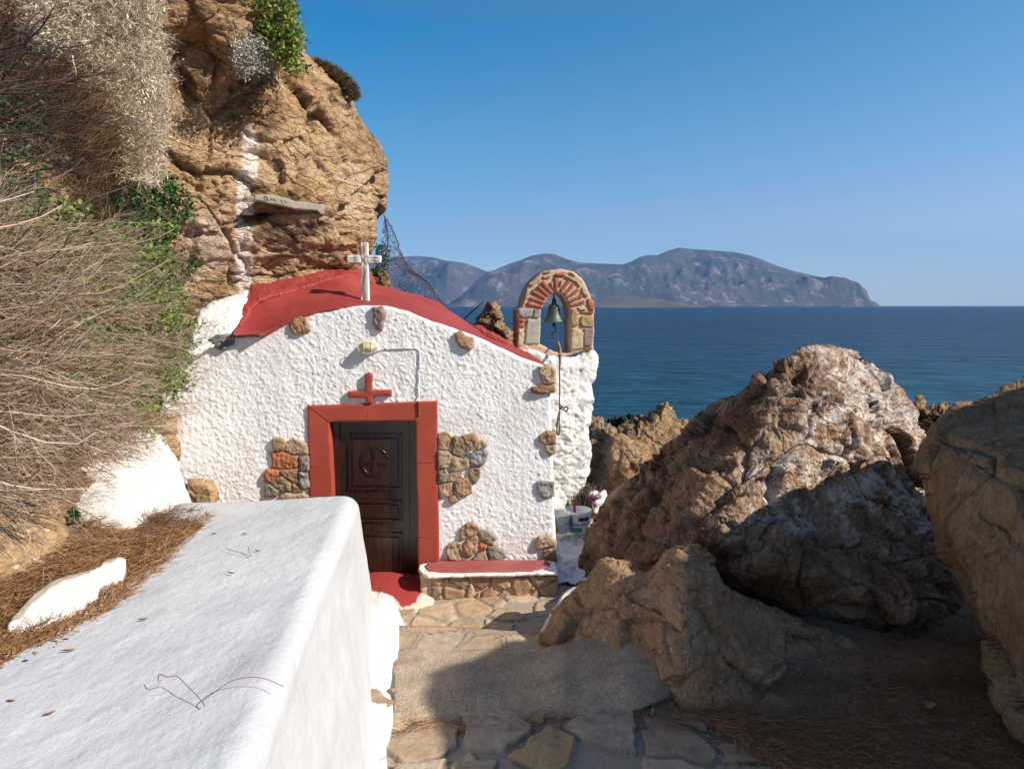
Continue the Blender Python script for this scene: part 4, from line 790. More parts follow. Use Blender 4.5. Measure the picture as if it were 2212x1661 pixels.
AR = [('greystone', [(170, 800), (400, 790), (410, 860), (385, 925), (230, 925), (170, 870)]), ('greystone', [(430, 800), (530, 795), (535, 900), (500, 945), (410, 930)]), ('brick', [(170, 945), (268, 945), (268, 1005), (170, 1000)]), ('brick', [(165, 1030), (270, 1030), (270, 1090), (185, 1095)]),
      ('greenslab', [(320, 960), (530, 955), (530, 1160), (515, 1350), (280, 1350), (290, 1180)]), ('sandstone', [(175, 1110), (240, 1120), (270, 1200), (240, 1390), (165, 1390)]),
      ('brick', [(325, 680), (560, 735), (550, 785), (310, 730)]), ('brick', [(370, 590), (600, 665), (590, 715), (345, 640)]), ('brick', [(410, 475), (635, 600), (605, 650), (390, 530)]), ('brick', [(500, 405), (685, 560), (645, 605), (470, 440)]), ('brick', [(585, 330), (740, 515), (690, 555), (530, 370)]),
      ('brick', [(755, 285), (805, 280), (815, 520), (765, 525)]), ('brick', [(970, 325), (1020, 350), (880, 520), (835, 500)]), ('brick', [(1050, 375), (1090, 400), (935, 590), (890, 560)]), ('brick', [(1130, 455), (1165, 490), (960, 640), (945, 600)]), ('brick', [(1200, 550), (1215, 600), (990, 705), (980, 660)]), ('brick', [(1240, 650), (1250, 700), (1010, 765), (1005, 720)]),
      ('brick', [(860, 330), (885, 330), (868, 430), (842, 420)]), ('stone', [(700, 350), (735, 340), (735, 460), (680, 400)]), ('brick', [(775, 215), (925, 205), (925, 262), (780, 265)]), ('stone', [(560, 265), (710, 235), (690, 290), (580, 310)]), ('ochre', [(345, 370), (500, 290), (520, 310), (420, 410), (340, 420)]),
      ('sandstone', [(1210, 440), (1270, 430), (1330, 560), (1290, 600), (1210, 540), (1195, 480)]), ('redstone', [(1300, 625), (1350, 615), (1400, 720), (1400, 830), (1340, 810), (1300, 720)]), ('ochre', [(940, 250), (1000, 265), (1150, 340), (1190, 430), (1160, 435), (1080, 350), (950, 285)]), ('brick', [(1185, 835), (1395, 845), (1390, 870), (1190, 860)]),
      ('ochre', [(1030, 790), (1120, 790), (1150, 900), (1145, 1050), (1060, 1080), (1022, 1000)]), ('ochre', [(1200, 905), (1395, 910), (1395, 1080), (1210, 1080), (1180, 1010)]), ('sandstone', [(1050, 1115), (1150, 1120), (1230, 1180), (1220, 1430), (1030, 1460), (1030, 1200)]), ('pinkstone', [(1250, 1110), (1390, 1100), (1390, 1250), (1360, 1390), (1240, 1390), (1225, 1250)]),
      ('brick', [(1240, 1415), (1375, 1415), (1370, 1440), (1270, 1450)]), ('greystone', [(300, 470), (340, 440), (352, 540), (300, 640), (272, 600)]), ('stone', [(580, 200), (700, 165), (690, 200), (590, 225)]), ('stone', [(1000, 195), (1060, 210), (1110, 260), (1010, 215)]), ('sandstone', [(1130, 770), (1180, 755), (1270, 775), (1270, 810), (1150, 815)])]
for j, (m_, s_) in enumerate(AR):
    slabrel('brick' if m_ == 'brick' else 'stone', cA(s_), TOW, .022, .05, M[m_], tb, rnd=3, rm=.008, d=(.006, 12), st=1.6, seed=90 + j, rough=.5)
# bricks on the arch's left flank
for j in range(6):
    a = cA([(160 - 3 * max(0, j - 5), 1360 - j * 95)])[0]
    q = TOW.at(np.array(a[0]), np.array(a[1]), 0); e = -TOW.n
    prism('brick', [q + e * .03 - TOW.ex * .014, q + e * .26 - TOW.ex * .014, q + e * .26 - TOW.ex * .014 + np.array([0, 0, .045]), q + e * .03 - TOW.ex * .014 + np.array([0, 0, .045])], TOW.ex * .03, M['brick'], tb, .004)
bc = TOW.at(*[np.array(float(x)) for x in cA([(748, 1005)])[0]], -.12); s_ = 8.2 / 1475 * .92167 / 6.92 * 1.01
bell = empty('bell', tuple(bc)); tag(bell, 'weathered green bronze bell hanging in the brick arch', 'bell')
pb = [(0, 285), (40, 288), (62, 282), (80, 268), (88, 240), (95, 190), (108, 130), (125, 80), (145, 45), (160, 22), (164, 8), (160, 0), (150, 0), (120, 40), (95, 100), (80, 200), (60, 262), (0, 268)]
lathe('bell_body', [(r * s_, z * s_) for r, z in pb], bc, M['bronze'], bell)
for x in (-22, 22): tube('crown', [bc + TOW.ex * x * s_ + np.array([0, 0, 283 * s_]), bc + TOW.ex * x * .55 * s_ + np.array([0, 0, 375 * s_])], .012, M['iron'], bell)
tube('crown', [bc + TOW.ex * -16 * s_ + np.array([0, 0, 372 * s_]), bc + TOW.ex * 16 * s_ + np.array([0, 0, 372 * s_])], .012, M['iron'], bell)
for z0 in (385, 415, 447):
    ang = (z0 // 30) % 2; e = TOW.ex if ang else TOW.n
    tube('chain_link', [bc + e * 14 * s_ * cos(t) + np.array([0, 0, (z0 + 22 * sin(t)) * s_]) for t in np.linspace(0, 2 * pi, 13)], .0045, M['iron'], bell, sides=6, sub=2)
lathe('clapper', [(0, 60 * s_), (8 * s_, 50 * s_), (10 * s_, -15 * s_), (26 * s_, -28 * s_), (30 * s_, -45 * s_), (20 * s_, -62 * s_), (10 * s_, -80 * s_), (0, -82 * s_)], bc, M['iron'], bell, n=16)
ap = lambda x, y, Y: atY(*cA([(x, y)])[0], Y)
bY = bc[1]
rp = empty('bell_rope', tuple(atY(1206., 940., 8.0))); tag(rp, 'brown bell rope hanging from the clapper down the white tower, knotted near its end', 'rope')
tube('rope', [ap(768, 1080, bY), ap(775, 1120, bY), ap(785, 1170, bY - .03), ap(800, 1240, bY - .08), ap(815, 1310, bY - .15), atY(1208., 775., 7.88), atY(1209., 830., 7.86), atY(1208.5, 880., 7.85)], .008, M['rope'], rp)
tube('sleeve', [ap(818, 1325, bY - .18), ap(860, 1500, 7.90), atY(1208.5, 800., 7.86)], .012, M['ropelight'], rp)
tube('rope_tail', [ap(775, 1160, bY), ap(735, 1175, bY), ap(715, 1220, bY), ap(730, 1285, bY), ap(718, 1290, bY)], .007, M['rope'], rp)
r5 = lambda x, y, Y=7.84: atY(*c5([(x, y)])[0], Y)
tube('knot', [r5(1245, 150), r5(1262, 170), r5(1238, 172), r5(1250, 155), r5(1275, 170), r5(1290, 160), r5(1302, 175), r5(1290, 190), r5(1262, 180), r5(1240, 165)], .009, M['rope'], rp)
for dx in (0, 8): tube('rope_loop', [r5(1245 + dx * .3, 175), r5(1238 - dx, 230), r5(1226 - dx * .5, 300), r5(1220 + dx, 345), r5(1236, 362), r5(1244 - dx * .4, 330), r5(1241, 260), r5(1246, 180)], .006, M['rope'], rp)
# ------------------------------------------------------------------ boulders on the right
bw = inpoly_soft([(1750, 740), (1880, 770), (1990, 900), (2040, 1080), (2080, 1200), (1980, 1190), (1860, 1130), (1760, 1150), (1660, 1140), (1600, 1130), (1640, 1060), (1600, 990), (1720, 960), (1760, 860)], 30, 45, 5, 50)
bl = inpoly_soft([(1200, 1500), (1220, 1200), (1270, 1080), (1400, 1000), (1540, 870), (1700, 800), (1640, 900), (1560, 1010), (1500, 1100), (1540, 1160), (1640, 1220), (1800, 1270), (1980, 1340), (1980, 1480)], 22, 40, 15, 60)  # left side of the boulder, darkened to stand for its own shadow
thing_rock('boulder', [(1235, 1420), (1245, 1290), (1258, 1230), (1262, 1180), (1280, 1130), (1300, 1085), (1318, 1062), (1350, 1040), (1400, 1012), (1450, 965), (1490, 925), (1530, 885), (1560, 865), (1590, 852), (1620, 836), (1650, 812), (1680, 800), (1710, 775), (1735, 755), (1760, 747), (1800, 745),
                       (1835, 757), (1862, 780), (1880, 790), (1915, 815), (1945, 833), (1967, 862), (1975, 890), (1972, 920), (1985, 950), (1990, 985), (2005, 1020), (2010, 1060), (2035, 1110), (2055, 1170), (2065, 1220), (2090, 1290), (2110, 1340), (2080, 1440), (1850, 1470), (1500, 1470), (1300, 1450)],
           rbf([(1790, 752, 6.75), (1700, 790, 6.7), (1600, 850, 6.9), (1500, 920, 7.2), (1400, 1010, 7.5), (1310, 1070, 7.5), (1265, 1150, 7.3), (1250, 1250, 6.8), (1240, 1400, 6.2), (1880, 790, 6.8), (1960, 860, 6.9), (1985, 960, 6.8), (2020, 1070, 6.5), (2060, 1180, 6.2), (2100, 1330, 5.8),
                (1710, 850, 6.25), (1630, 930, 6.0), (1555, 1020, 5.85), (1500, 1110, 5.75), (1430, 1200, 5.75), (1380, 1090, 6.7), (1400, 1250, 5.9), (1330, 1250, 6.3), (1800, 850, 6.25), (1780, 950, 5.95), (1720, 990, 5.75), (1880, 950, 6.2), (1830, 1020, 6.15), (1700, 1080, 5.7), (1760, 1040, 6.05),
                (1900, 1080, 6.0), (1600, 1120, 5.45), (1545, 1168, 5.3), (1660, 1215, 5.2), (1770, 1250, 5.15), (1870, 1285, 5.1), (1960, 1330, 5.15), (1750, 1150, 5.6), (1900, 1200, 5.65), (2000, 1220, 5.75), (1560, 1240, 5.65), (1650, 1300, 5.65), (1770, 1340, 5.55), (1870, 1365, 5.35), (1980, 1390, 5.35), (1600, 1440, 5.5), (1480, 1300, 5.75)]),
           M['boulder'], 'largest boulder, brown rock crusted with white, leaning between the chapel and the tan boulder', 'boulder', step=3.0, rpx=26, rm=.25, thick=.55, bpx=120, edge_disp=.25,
           disp=rockd(.06, .15, 1.3, .016, .008, 41, (1, 1, 1.1), .012, 24), rough=4, seed=13, attrs={'shaded': bl, 'mask': lambda u, v, V: bw(u, v, V) * sstep(-.02, .12, fbm(V * 9, 5, 77, .75) + .35 * fbm(V * 1.5, 2, 71)) * .9})
G = lambda u, v, z=.16: float(Yz(np.array(float(u)), np.array(float(v)), z))
thing_rock('boulder', [(1163, 1384), (1180, 1352), (1195, 1325), (1215, 1300), (1242, 1275), (1268, 1255), (1285, 1228), (1300, 1213), (1325, 1208), (1352, 1215), (1370, 1228), (1395, 1238), (1420, 1222), (1438, 1200), (1462, 1182), (1490, 1178), (1520, 1188), (1535, 1205), (1548, 1235), (1565, 1262), (1600, 1285),
                       (1645, 1300), (1700, 1325), (1745, 1350), (1790, 1368), (1835, 1382), (1862, 1395), (1880, 1430), (1900, 1500), (1850, 1560), (1740, 1565), (1600, 1550), (1450, 1545), (1340, 1530), (1300, 1450), (1200, 1400)],
           rbf([(1165, 1388, 5.08), (1200, 1330, 5.25), (1242, 1275, 5.3), (1325, 1208, 5.15), (1395, 1240, 5.0), (1485, 1180, 4.78), (1540, 1210, 4.95), (1600, 1290, 5.1), (1740, 1352, 5.1), (1860, 1397, 5.0), (1260, 1350, 4.98), (1330, 1290, 4.85), (1440, 1290, 4.55), (1400, 1340, 4.65), (1480, 1330, 4.3), (1500, 1250, 4.55),
                (1580, 1380, 4.55), (1470, 1430, 4.2), (1470, 1535, G(1470, 1535)), (1600, 1545, G(1600, 1545)), (1740, 1560, G(1740, 1560)), (1600, 1470, 4.35), (1750, 1450, 4.6), (1880, 1480, G(1880, 1480, .2)), (1650, 1340, 4.95), (1300, 1430, 4.7), (1340, 1525, 4.3)]),
           M['frontrock'], 'low brown ridged rock in the shade beside the concrete step', 'boulder', step=3.0, edge_disp=.35, rpx=22, rm=.12, thick=.8, disp=rockd(.05, .08, 1.5, .012, .006, 51, (1, 1, 1), .006, 30), rough=4, seed=17)
o = relief('whitewashed_rock', [(1160, 1385), (1176, 1345), (1192, 1318), (1207, 1298), (1214, 1281), (1240, 1268), (1275, 1256), (1280, 1262), (1250, 1300), (1215, 1350), (1180, 1392)], rbf([(1165, 1380, 5.36), (1215, 1285, 6.05), (1270, 1262, 6.1), (1240, 1300, 5.95), (1200, 1360, 5.55)]), 2.4, 8, .05, .3, mat=M['limerock'], disp=lambda P, N, D: .02 * fbm(P * 8, 4, 24), rough=2)
tag(o, 'whitewashed edge of stone tucked against the low brown rock beside the paving', 'rock')
thing_rock('boulder', [(2900, 960), (2700, 840), (2480, 775), (2300, 785), (2260, 792), (2212, 808), (2180, 832), (2140, 850), (2095, 862), (2062, 862), (2045, 880), (2040, 900), (2018, 925), (2003, 958), (1996, 1000), (2003, 1050), (2014, 1095), (2030, 1150), (2045, 1200), (2065, 1250), (2085, 1305), (2112, 1360), (2132, 1420), (2138, 1455), (2133, 1490),
                       (2148, 1525), (2170, 1548), (2200, 1575), (2260, 1620), (2500, 1700), (2900, 1700)],
           rbf([(2003, 960, 4.75), (1996, 1010, 4.7), (2045, 880, 5.0), (2100, 860, 5.1), (2212, 808, 5.3), (2500, 775, 5.0), (2050, 960, 4.45), (2150, 960, 4.35), (2212, 990, 4.1), (2212, 880, 4.8), (2400, 950, 3.9), (2080, 1150, 4.2), (2200, 1150, 3.85), (2400, 1200, 3.5), (2120, 1300, 4.15), (2200, 1350, 3.85),
                (2060, 1250, 4.45), (2138, 1450, 4.2), (2133, 1490, 4.1), (2200, 1575, 3.75), (2200, 1480, 3.75), (2400, 1500, 3.3), (2900, 1000, 3.2), (2900, 1650, 2.8), (2500, 1690, 3.2)]),
           M['rightrock'], 'smooth tan boulder at the right edge, overhanging the needle covered ground', 'boulder', step=3.2, edge_disp=.3, rpx=26, rm=.16, thick=1.6, bpx=160, disp=rockd(.06, .10, 1.2, .022, .007, 61, (1, 1, .6), .006, 30), rough=3.5, seed=19)
for out, yy, lab, sd in (([(1995, 1392), (2020, 1378), (2045, 1368), (2080, 1366), (2110, 1372), (2140, 1385), (2150, 1400), (2110, 1415), (2070, 1424), (2030, 1420), (2005, 1410)], 5.0, 'flat pale stone lying on the dark needles under the tan boulder', 5),
                         ([(1990, 1520), (2010, 1512), (2030, 1518), (2020, 1530), (2000, 1532)], 4.05, 'little pale stone lying in the dark litter in front of the tan boulder', 6)):
    thing_rock('rock', out, rbf([(out[0][0], out[0][1], G(*out[0], .2)), (out[2][0], out[2][1], G(*out[2], .26)), (out[4][0], out[4][1], G(*out[4], .22)), ((out[0][0] + out[3][0]) / 2, (out[0][1] + out[3][1]) / 2, G((out[0][0] + out[3][0]) / 2, (out[0][1] + out[3][1]) / 2, .27))]),
               M['frontrock'], lab, step=2.4, rpx=10, rm=.05, thick=.15, disp=rockd(.01, .03, 7, .01, .004, 71 + sd), rough=2)
# concrete step
o = relief('concrete_step', [(849, 1410), (868, 1402), (940, 1404), (1000, 1404), (1060, 1402), (1110, 1394), (1140, 1394), (1168, 1403), (1192, 1396), (1230, 1386), (1300, 1376), (1360, 1367), (1405, 1359), (1428, 1372), (1450, 1400), (1460, 1425), (1464, 1455), (1460, 1488), (1440, 1508), (1400, 1525), (1340, 1542), (1250, 1550), (1150, 1556), (1000, 1563), (848, 1568)],
           rbf([(850, 1412, G(850, 1412, .16)), (1000, 1406, G(1000, 1406, .18)), (1165, 1404, G(1165, 1404, .22)), (1300, 1378, G(1300, 1378, .34)), (1405, 1362, G(1405, 1362, .38)), (850, 1567, G(850, 1567, .20)), (1000, 1562, G(1000, 1562, .20)), (1200, 1552, G(1200, 1552, .20)), (1340, 1542, G(1340, 1542, .2)),
                (1000, 1520, G(1000, 1520, .24)), (1200, 1515, G(1200, 1515, .26)), (850, 1525, G(850, 1525, .23)), (1000, 1470, G(1000, 1470, .30)), (1200, 1455, G(1200, 1455, .35)), (850, 1480, G(850, 1480, .27)), (1350, 1440, G(1350, 1440, .42)), (1350, 1500, G(1350, 1500, .30)), (1000, 1430, G(1000, 1430, .26)), (1200, 1420, G(1200, 1420, .32)),
                (1440, 1450, G(1440, 1450, .42)), (1460, 1490, G(1460, 1490, .25))]), 2.6, 10, .02, .3, 60, mat=M['concrete'], disp=lambda P, N, D: .012 * fbm(P * 4, 3, 4) + .005 * fbm(P * 26, 3, 5) + .003 * vn(P * 90, 8), rough=3, seed=4)
tag(o, 'worn pebbly concrete step lying across the path, half in sun', 'step')

# ------------------------------------------------------------------ low whitewashed wall
ys = np.concatenate([np.arange(-.8, 1.2, .05), np.arange(1.2, 5.62, .0125)]); NY = len(ys)
wdir = np.array([-.1152, 1.0])
def prof(y):
    """cross-section: (offset right of the wall's right top edge, z)"""
    k = np.clip((y - 5.3) / 2.5 + 1, 0, 1)
    bat = .31 - .22 * sstep(3.2, 5.3, y); return bat + .05
NS1, NS2, NS3 = 104, 16, 74
V = np.zeros((NY, NS1 + NS2 + NS3 + 8, 3))
for i, y in enumerate(ys):
    e = 0.
    # far end rounding: top drops and narrows
    q = max(0., (y - 5.28) / .22); q = min(q, 1.)
    drop = .20 * (1 - sqrt(1 - q * q)) if q < 1 else .20
    xr = -.62 - .1152 * y; xl = lw(y); bat = prof(y); r = .11
    ztop = 1.3 - drop - (1.6 * max(0, (y - 5.5) / .12) if y > 5.5 else 0) ; ztop = max(ztop, -.2)
    pts = []
    for t in np.linspace(0, 1, 8): pts.append((xl + .03 - .03 * t, ztop - .5 + .5 * t))
    for t in np.linspace(0, 1, NS1 + 1)[1:]: pts.append((xl + (xr - r - xl) * t, ztop))
    for t in np.linspace(0, 1, NS2 + 1)[1:]: pts.append((xr - r + r * sin(t * pi / 2) * 1.05, ztop - r + r * cos(t * pi / 2)))
    for t in np.linspace(0, 1, NS3 + 1)[1:]: pts.append((xr + .005 + bat * t ** 1.2, (ztop - r) * (1 - t) + (-.12) * t))
    V[i, :, 0] = [p[0] for p in pts]; V[i, :, 2] = [p[1] for p in pts]; V[i, :, 1] = y
ns = V.shape[1]
# the far end slants: right side reaches further
V[:, :, 1] += np.where(V[:, :, 1] > 3, (V[:, :, 0] + 1.3) * .22 * sstep(3.5, 5.3, V[:, :, 1]), 0)
Vf = V.reshape(-1, 3); ix = np.arange(NY * ns).reshape(NY, ns)
Q = np.stack([ix[:-1, :-1], ix[:-1, 1:], ix[1:, 1:], ix[1:, :-1]], -1).reshape(-1, 4)
N = normals(Vf, Q)
sg = np.array([1, .42, 1])
d_ = .022 * fbm(Vf * 1.6, 3, 5) + .005 * fbm((Vf @ np.array([[1, .35, 0], [-.35, 1, 0], [0, 0, 1]])) * np.array([7, 2.6, 6]), 4, 6, .6) + .0022 * fbm(Vf * 28, 3, 9, .6) + .0010 * vn(Vf * 95, 3)
d_ = d_ - .002 * np.clip(.3 - worley(Vf * 9, 44)[0], 0, .3) / .3
Vf = Vf + N * d_[:, None]
wall = mesh('low_wall', Vf, Q, M['limewash']); tag(wall, 'broad whitewashed low wall with a rounded top running from the viewer to the chapel', 'wall')

# ------------------------------------------------------------------ rocks behind the wall
cc7 = lambda p: c7(p)
thing_rock('whitewashed_rock', c7([(250, 330), (270, 200), (340, 140), (420, 105), (520, 85), (640, 88), (700, 100), (740, 130), (780, 180), (815, 240), (832, 310), (850, 380), (885, 450), (870, 480), (800, 500), (720, 500), (680, 520), (640, 590), (560, 600), (430, 590), (350, 560), (300, 450)]),
           rbf([(x, y, d) for (x, y), d in zip(c7([(270, 200), (420, 110), (640, 95), (740, 130), (825, 300), (880, 460), (640, 580), (430, 580), (330, 520), (560, 400), (700, 350), (600, 250), (400, 350), (780, 440)]), (5.35, 5.5, 5.9, 6.15, 6.1, 5.35, 4.6, 4.55, 4.65, 4.9, 5.35, 5.3, 4.95, 5.2))]),
           M['limerock'], 'large smooth whitewashed rock under the dry bush at the left of the chapel', 'rock', step=2.8, rpx=28, rm=.2, thick=.8, disp=lambda P, N, D: .04 * fbm(P * 2, 3, 3) + .012 * fbm(P * 9, 4, 5) + .003 * fbm(P * 40, 3, 6), rough=3, seed=31)
thing_rock('boulder', c4([(70, 1520), (85, 1475), (120, 1452), (150, 1443), (200, 1446), (250, 1458), (290, 1485), (300, 1520), (300, 1580), (290, 1640), (110, 1640), (75, 1580)]), lambda u, v: 6.05 + 0 * u, M['tanrock'], 'rounded tan boulder at the foot of the chapel wall behind the low wall', 'boulder', step=2.4, rpx=16, rm=.16, thick=.35,
           disp=rockd(.02, .02, 4, .012, .004, 81), rough=2, seed=33)
thing_rock('boulder', c7([(-260, 520), (-100, 400), (60, 400), (180, 380), (235, 400), (262, 430), (300, 490), (335, 550), (372, 605), (350, 650), (260, 700), (180, 750), (60, 790), (-260, 850)]),
           rbf([(x, y, G(x, y, z)) for (x, y), z in zip(c7([(-260, 520), (60, 400), (235, 405), (372, 610), (180, 750), (-100, 800), (100, 600), (250, 560), (0, 500)]), (1.6, 1.62, 1.55, 1.28, 1.27, 1.27, 1.42, 1.42, 1.55))]), M['tanrock'],
           'slanting tan rock slab under the dry bush at the left edge', 'boulder', step=2.8, rpx=14, rm=.08, thick=.5, disp=rockd(.04, .05, 2, .02, .006, 83), rough=3, seed=35)
GL = lambda u, v, z: Yz(u, v, z)
flat = c7([(30, 1010), (60, 960), (110, 905), (160, 850), (220, 810), (300, 775), (400, 750), (455, 732), (470, 710), (540, 692), (575, 705), (560, 735), (500, 760), (455, 790), (445, 850), (400, 880), (370, 920), (310, 960), (240, 990), (170, 1030), (90, 1060), (40, 1060)])
fm = inpoly_soft(c7([(40, 1000), (110, 960), (150, 900), (220, 850), (290, 800), (400, 765), (440, 740), (600, 680), (600, 740), (460, 790), (445, 860), (300, 970), (150, 1050), (40, 1080)]), 2, 6, 3)
def mflat():
    t = NT('flat_white_slab'); c = t.mix(t.attr('mask'), t.ramp(t.noise(14, 8, .7), [(.3, (.32, .24, .16)), (.7, (.58, .49, .38))]), (.80, .77, .74)); t.col(c); t.bump(t.noise(40, 6, .6), .3, .01); return t.m
M['flatslab'] = mflat()
o = relief('flat_stone', flat, lambda u, v: Yz(u, v, 1.30 + .0007 * (1370 - v) + 0 * u), 2.4, 4, .01, mat=M['flatslab'], slab=(0, 0, -.14), disp=lambda P, N, D: .004 * fbm(P * 10, 3, 3), attrs={'mask': fm}, rough=2)
tag(o, 'flat whitewashed stone slab lying in the pine needles beside the low wall', 'stone')

# ------------------------------------------------------------------ painters' things beside the tower
def sheet():
    xs, ys_ = np.meshgrid(np.linspace(0, 1, 110), np.linspace(0, 1, 130)); s = xs.ravel(); t = ys_.ravel()
    x0 = np.interp(t, [0, .25, .6, 1], [.42, .44, .45, .42]); x1 = np.interp(t, [0, .3, .6, 1], [.98, 1.15, 1.35, 1.55])
    x1 = x1 + .06 * np.sin(t * 23) ; X = x0 + (x1 - x0) * s; Y = 6.55 + 1.95 * t + .08 * np.sin(s * 9)
    P = np.stack([X, Y, 0 * X], 1); W = P + .15 * np.stack([fbm(P * 3, 2, 3), fbm(P * 3, 2, 6), 0 * X], 1)
    z = .02 + .11 * np.clip(fbm(W * 3.0, 4, 8, .6, True), 0, 1) + .05 * np.abs(fbm(W * 6, 3, 18, .6))
    P[:, 2] = z; ix = np.arange(130 * 110).reshape(130, 110); Q = np.stack([ix[:-1, :-1], ix[:-1, 1:], ix[1:, 1:], ix[1:, :-1]], -1).reshape(-1, 4)
    return mesh('dust_sheet', P, Q, M['sheet'])
tag(sheet(), 'crumpled white plastic dust sheet with paint stains on the ground beside the tower', 'sheet')
def bucket(u, v, Y, r0, r1, h, tilt, label, group):
    base = atY(u, v, Y); b = empty('paint_bucket', tuple(base)); tag(b, label, 'bucket', group)
    lathe('body', [(0, 0), (r0, 0), (r0 + (r1 - r0) * .9, h * .9), (r1, h * .985), (r1 - .004, h * .985), (r0 - .004, .006), (0, .006)], base, M['plastic'], b, 40)
    lathe('rim', [(r1 - .002, h * .86), (r1 + .006, h * .86), (r1 + .007, h * .93), (r1 + .004, h * .94), (r1 + .008, h * .985), (r1 + .004, h), (r1 - .006, h), (r1 - .006, h * .9)], base, M['plastic'], b, 40)
    pts = [base + np.array([(r1 + .004) * cos(a), (r1 + .004) * sin(a), h * .9 - .45 * h * sin((a - pi * 1.05) / (pi * .9) * pi)]) for a in np.linspace(pi * 1.05, pi * 1.95, 9)]
    tube('handle', pts, .0028, M['steel'], b, sides=6, sub=3)
    return b, base
K = 8.1 / 1475
b1, q1 = bucket(1209, 1147, 7.78, .105, .130, .225, 0, 'white bucket with a faded orange and pink stain, half hidden by the chapel corner', None)
b2, q2 = bucket(1249, 1146, 7.85, .115, .150, .26, 0, 'white paint tub with navy and teal printed label holding a red brush', None)
def patch(b, base, r, a0, a1, z0, z1, m, name='label', tap=.0, wav=0.):
    na = 14; V = []
    for i, a in enumerate(np.linspace(a0, a1, na)):
        for j, z in enumerate(np.linspace(0, 1, 4)):
            zz = z0 + (z1 - z0) * z + wav * sin(i * 1.3 + j); rr = r(zz); V.append(base + np.array([rr * cos(a), rr * sin(a), zz]))
    ix = np.arange(na * 4).reshape(na, 4); return mesh(name, V, np.stack([ix[:-1, :-1], ix[1:, :-1], ix[1:, 1:], ix[:-1, 1:]], -1).reshape(-1, 4), m, b)
r1f = lambda z: .105 + .025 * z / .225 + .0015; r2f = lambda z: .115 + .035 * z / .26 + .0015
A = -pi / 2
patch(b1, q1, r1f, A - .95, A - .35, .09, .16, M['orangep'], 'stain', wav=.004); patch(b1, q1, r1f, A - .95, A - .2, .015, .07, M['pinkp'], 'stain', wav=.005)
patch(b2, q2, r2f, A - .1, A + 1.0, .155, .20, M['navy'], 'logo_band', wav=.004); patch(b2, q2, r2f, A - .95, A - .6, .08, .20, M['blue'], 'stain', wav=.006); patch(b2, q2, r2f, A - .9, A + .25, .02, .075, M['teal'], 'stain', wav=.008)
patch(b2, q2, r2f, A - .6, A + .1, .10, .112, M['teal'], 'stain', wav=.003)
def curvedtext(s, size, base, rf, a0, z0, mat, parent):
    cu = bpy.data.curves.new('lettering', 'FONT'); cu.body = s; cu.size = size; tmp = bpy.data.objects.new('tmp', cu); COL.objects.link(tmp); bpy.context.view_layer.update()
    me = bpy.data.meshes.new_from_object(tmp.evaluated_get(bpy.context.evaluated_depsgraph_get())); bpy.data.objects.remove(tmp)
    co_ = np.empty(len(me.vertices) * 3); me.vertices.foreach_get('co', co_); co_ = co_.reshape(-1, 3); r = rf(z0 + size / 2) + .002
    V = np.stack([r * np.cos(a0 + co_[:, 0] / r), r * np.sin(a0 + co_[:, 0] / r), z0 + co_[:, 1] * 1.25], 1) + base
    F = [list(p.vertices) for p in me.polygons]; bpy.data.meshes.remove(me); return mesh('lettering', V, F, mat, parent, False)
curvedtext('VIVECHR', .040, q2, r2f, A + .12, .095, M['black'], b2)
br = empty('paint_brush', tuple(q2 + np.array([-.03, 0, .06]))); tag(br, 'red handled paint brush standing in the larger tub', 'brush')
tube('handle', [q2 + np.array([-.035, .01, .17]), q2 + np.array([-.047, .0, .26]), q2 + np.array([-.05, -.005, .35])], [.018, .016, .014], M['redplastic'], br); tube('bristles', [q2 + np.array([-.02, .02, .05]), q2 + np.array([-.035, .01, .17])], [.03, .022], M['bristle'], br)
q = atY(1226, 1090, 8.1); o = lathe('bottle', [(0, -.2), (.028, -.2), (.03, -.03), (.026, .0), (.012, .02), (.012, .045), (0, .045)], q, M['greenplastic'], None, 20); tag(o, 'small green bottle standing behind the two paint buckets', 'bottle')
# broom of twigs and paper sack
q = atY(1262, 1135, 8.35); n = 260; b_ = np.stack([rng.normal(0, .03, n), rng.normal(0, .02, n), rng.uniform(0, .05, n)], 1) + q
tp = np.stack([rng.normal(.0, .09, n) + .01, rng.normal(0, .05, n), rng.uniform(.36, .56, n)], 1) + q; mid = (b_ + tp) / 2 + rng.normal(0, .012, (n, 3))
P = np.stack([b_, mid, tp], 1); V, Q, c = tubes(P, np.repeat(np.array([[.0035, .0035, .0015]]), n, 0)); o = mesh('broom_head', V, [Q, c], M['bristle']); tag(o, 'dark bundle of broom twigs leaning behind the paint tub', 'broom')
o = relief('paper_sack', cB([(600, 210), (640, 185), (700, 180), (745, 205), (800, 165), (830, 190), (838, 240), (800, 330), (750, 380), (720, 450), (690, 500), (650, 480), (640, 420), (620, 360), (590, 300), (580, 250)]), rbf([(x, y, d) for (x, y), d in zip(cB([(600, 210), (740, 210), (830, 190), (650, 480), (700, 330), (640, 320), (780, 300)]), (8.3, 8.32, 8.4, 8.3, 8.18, 8.25, 8.3))]), 1.8, 10, .06, .2,
           mat=M['bag'], disp=lambda P, N, D: .02 * fbm(P * 14, 3, 4, .6, True), rough=1.5); tag(o, 'crumpled white and plum paper sack leaning against the large boulder', 'sack')
for m_, pts in (('plum', [(595, 290), (650, 235), (690, 300), (630, 350)]), ('pinkprint', [(690, 240), (750, 220), (770, 260), (700, 300)]), ('pinkprint', [(640, 360), (690, 330), (710, 390), (660, 420)])):
    slab_p = cB(pts); relief('printed_panel', slab_p, lambda u, v: 8.15 + 0 * u, 1.8, 2, .005, mat=M[m_], parent=o, slab=(0, .03, 0), disp=lambda P, N, D: .02 * fbm(P * 14, 3, 4, .6, True))

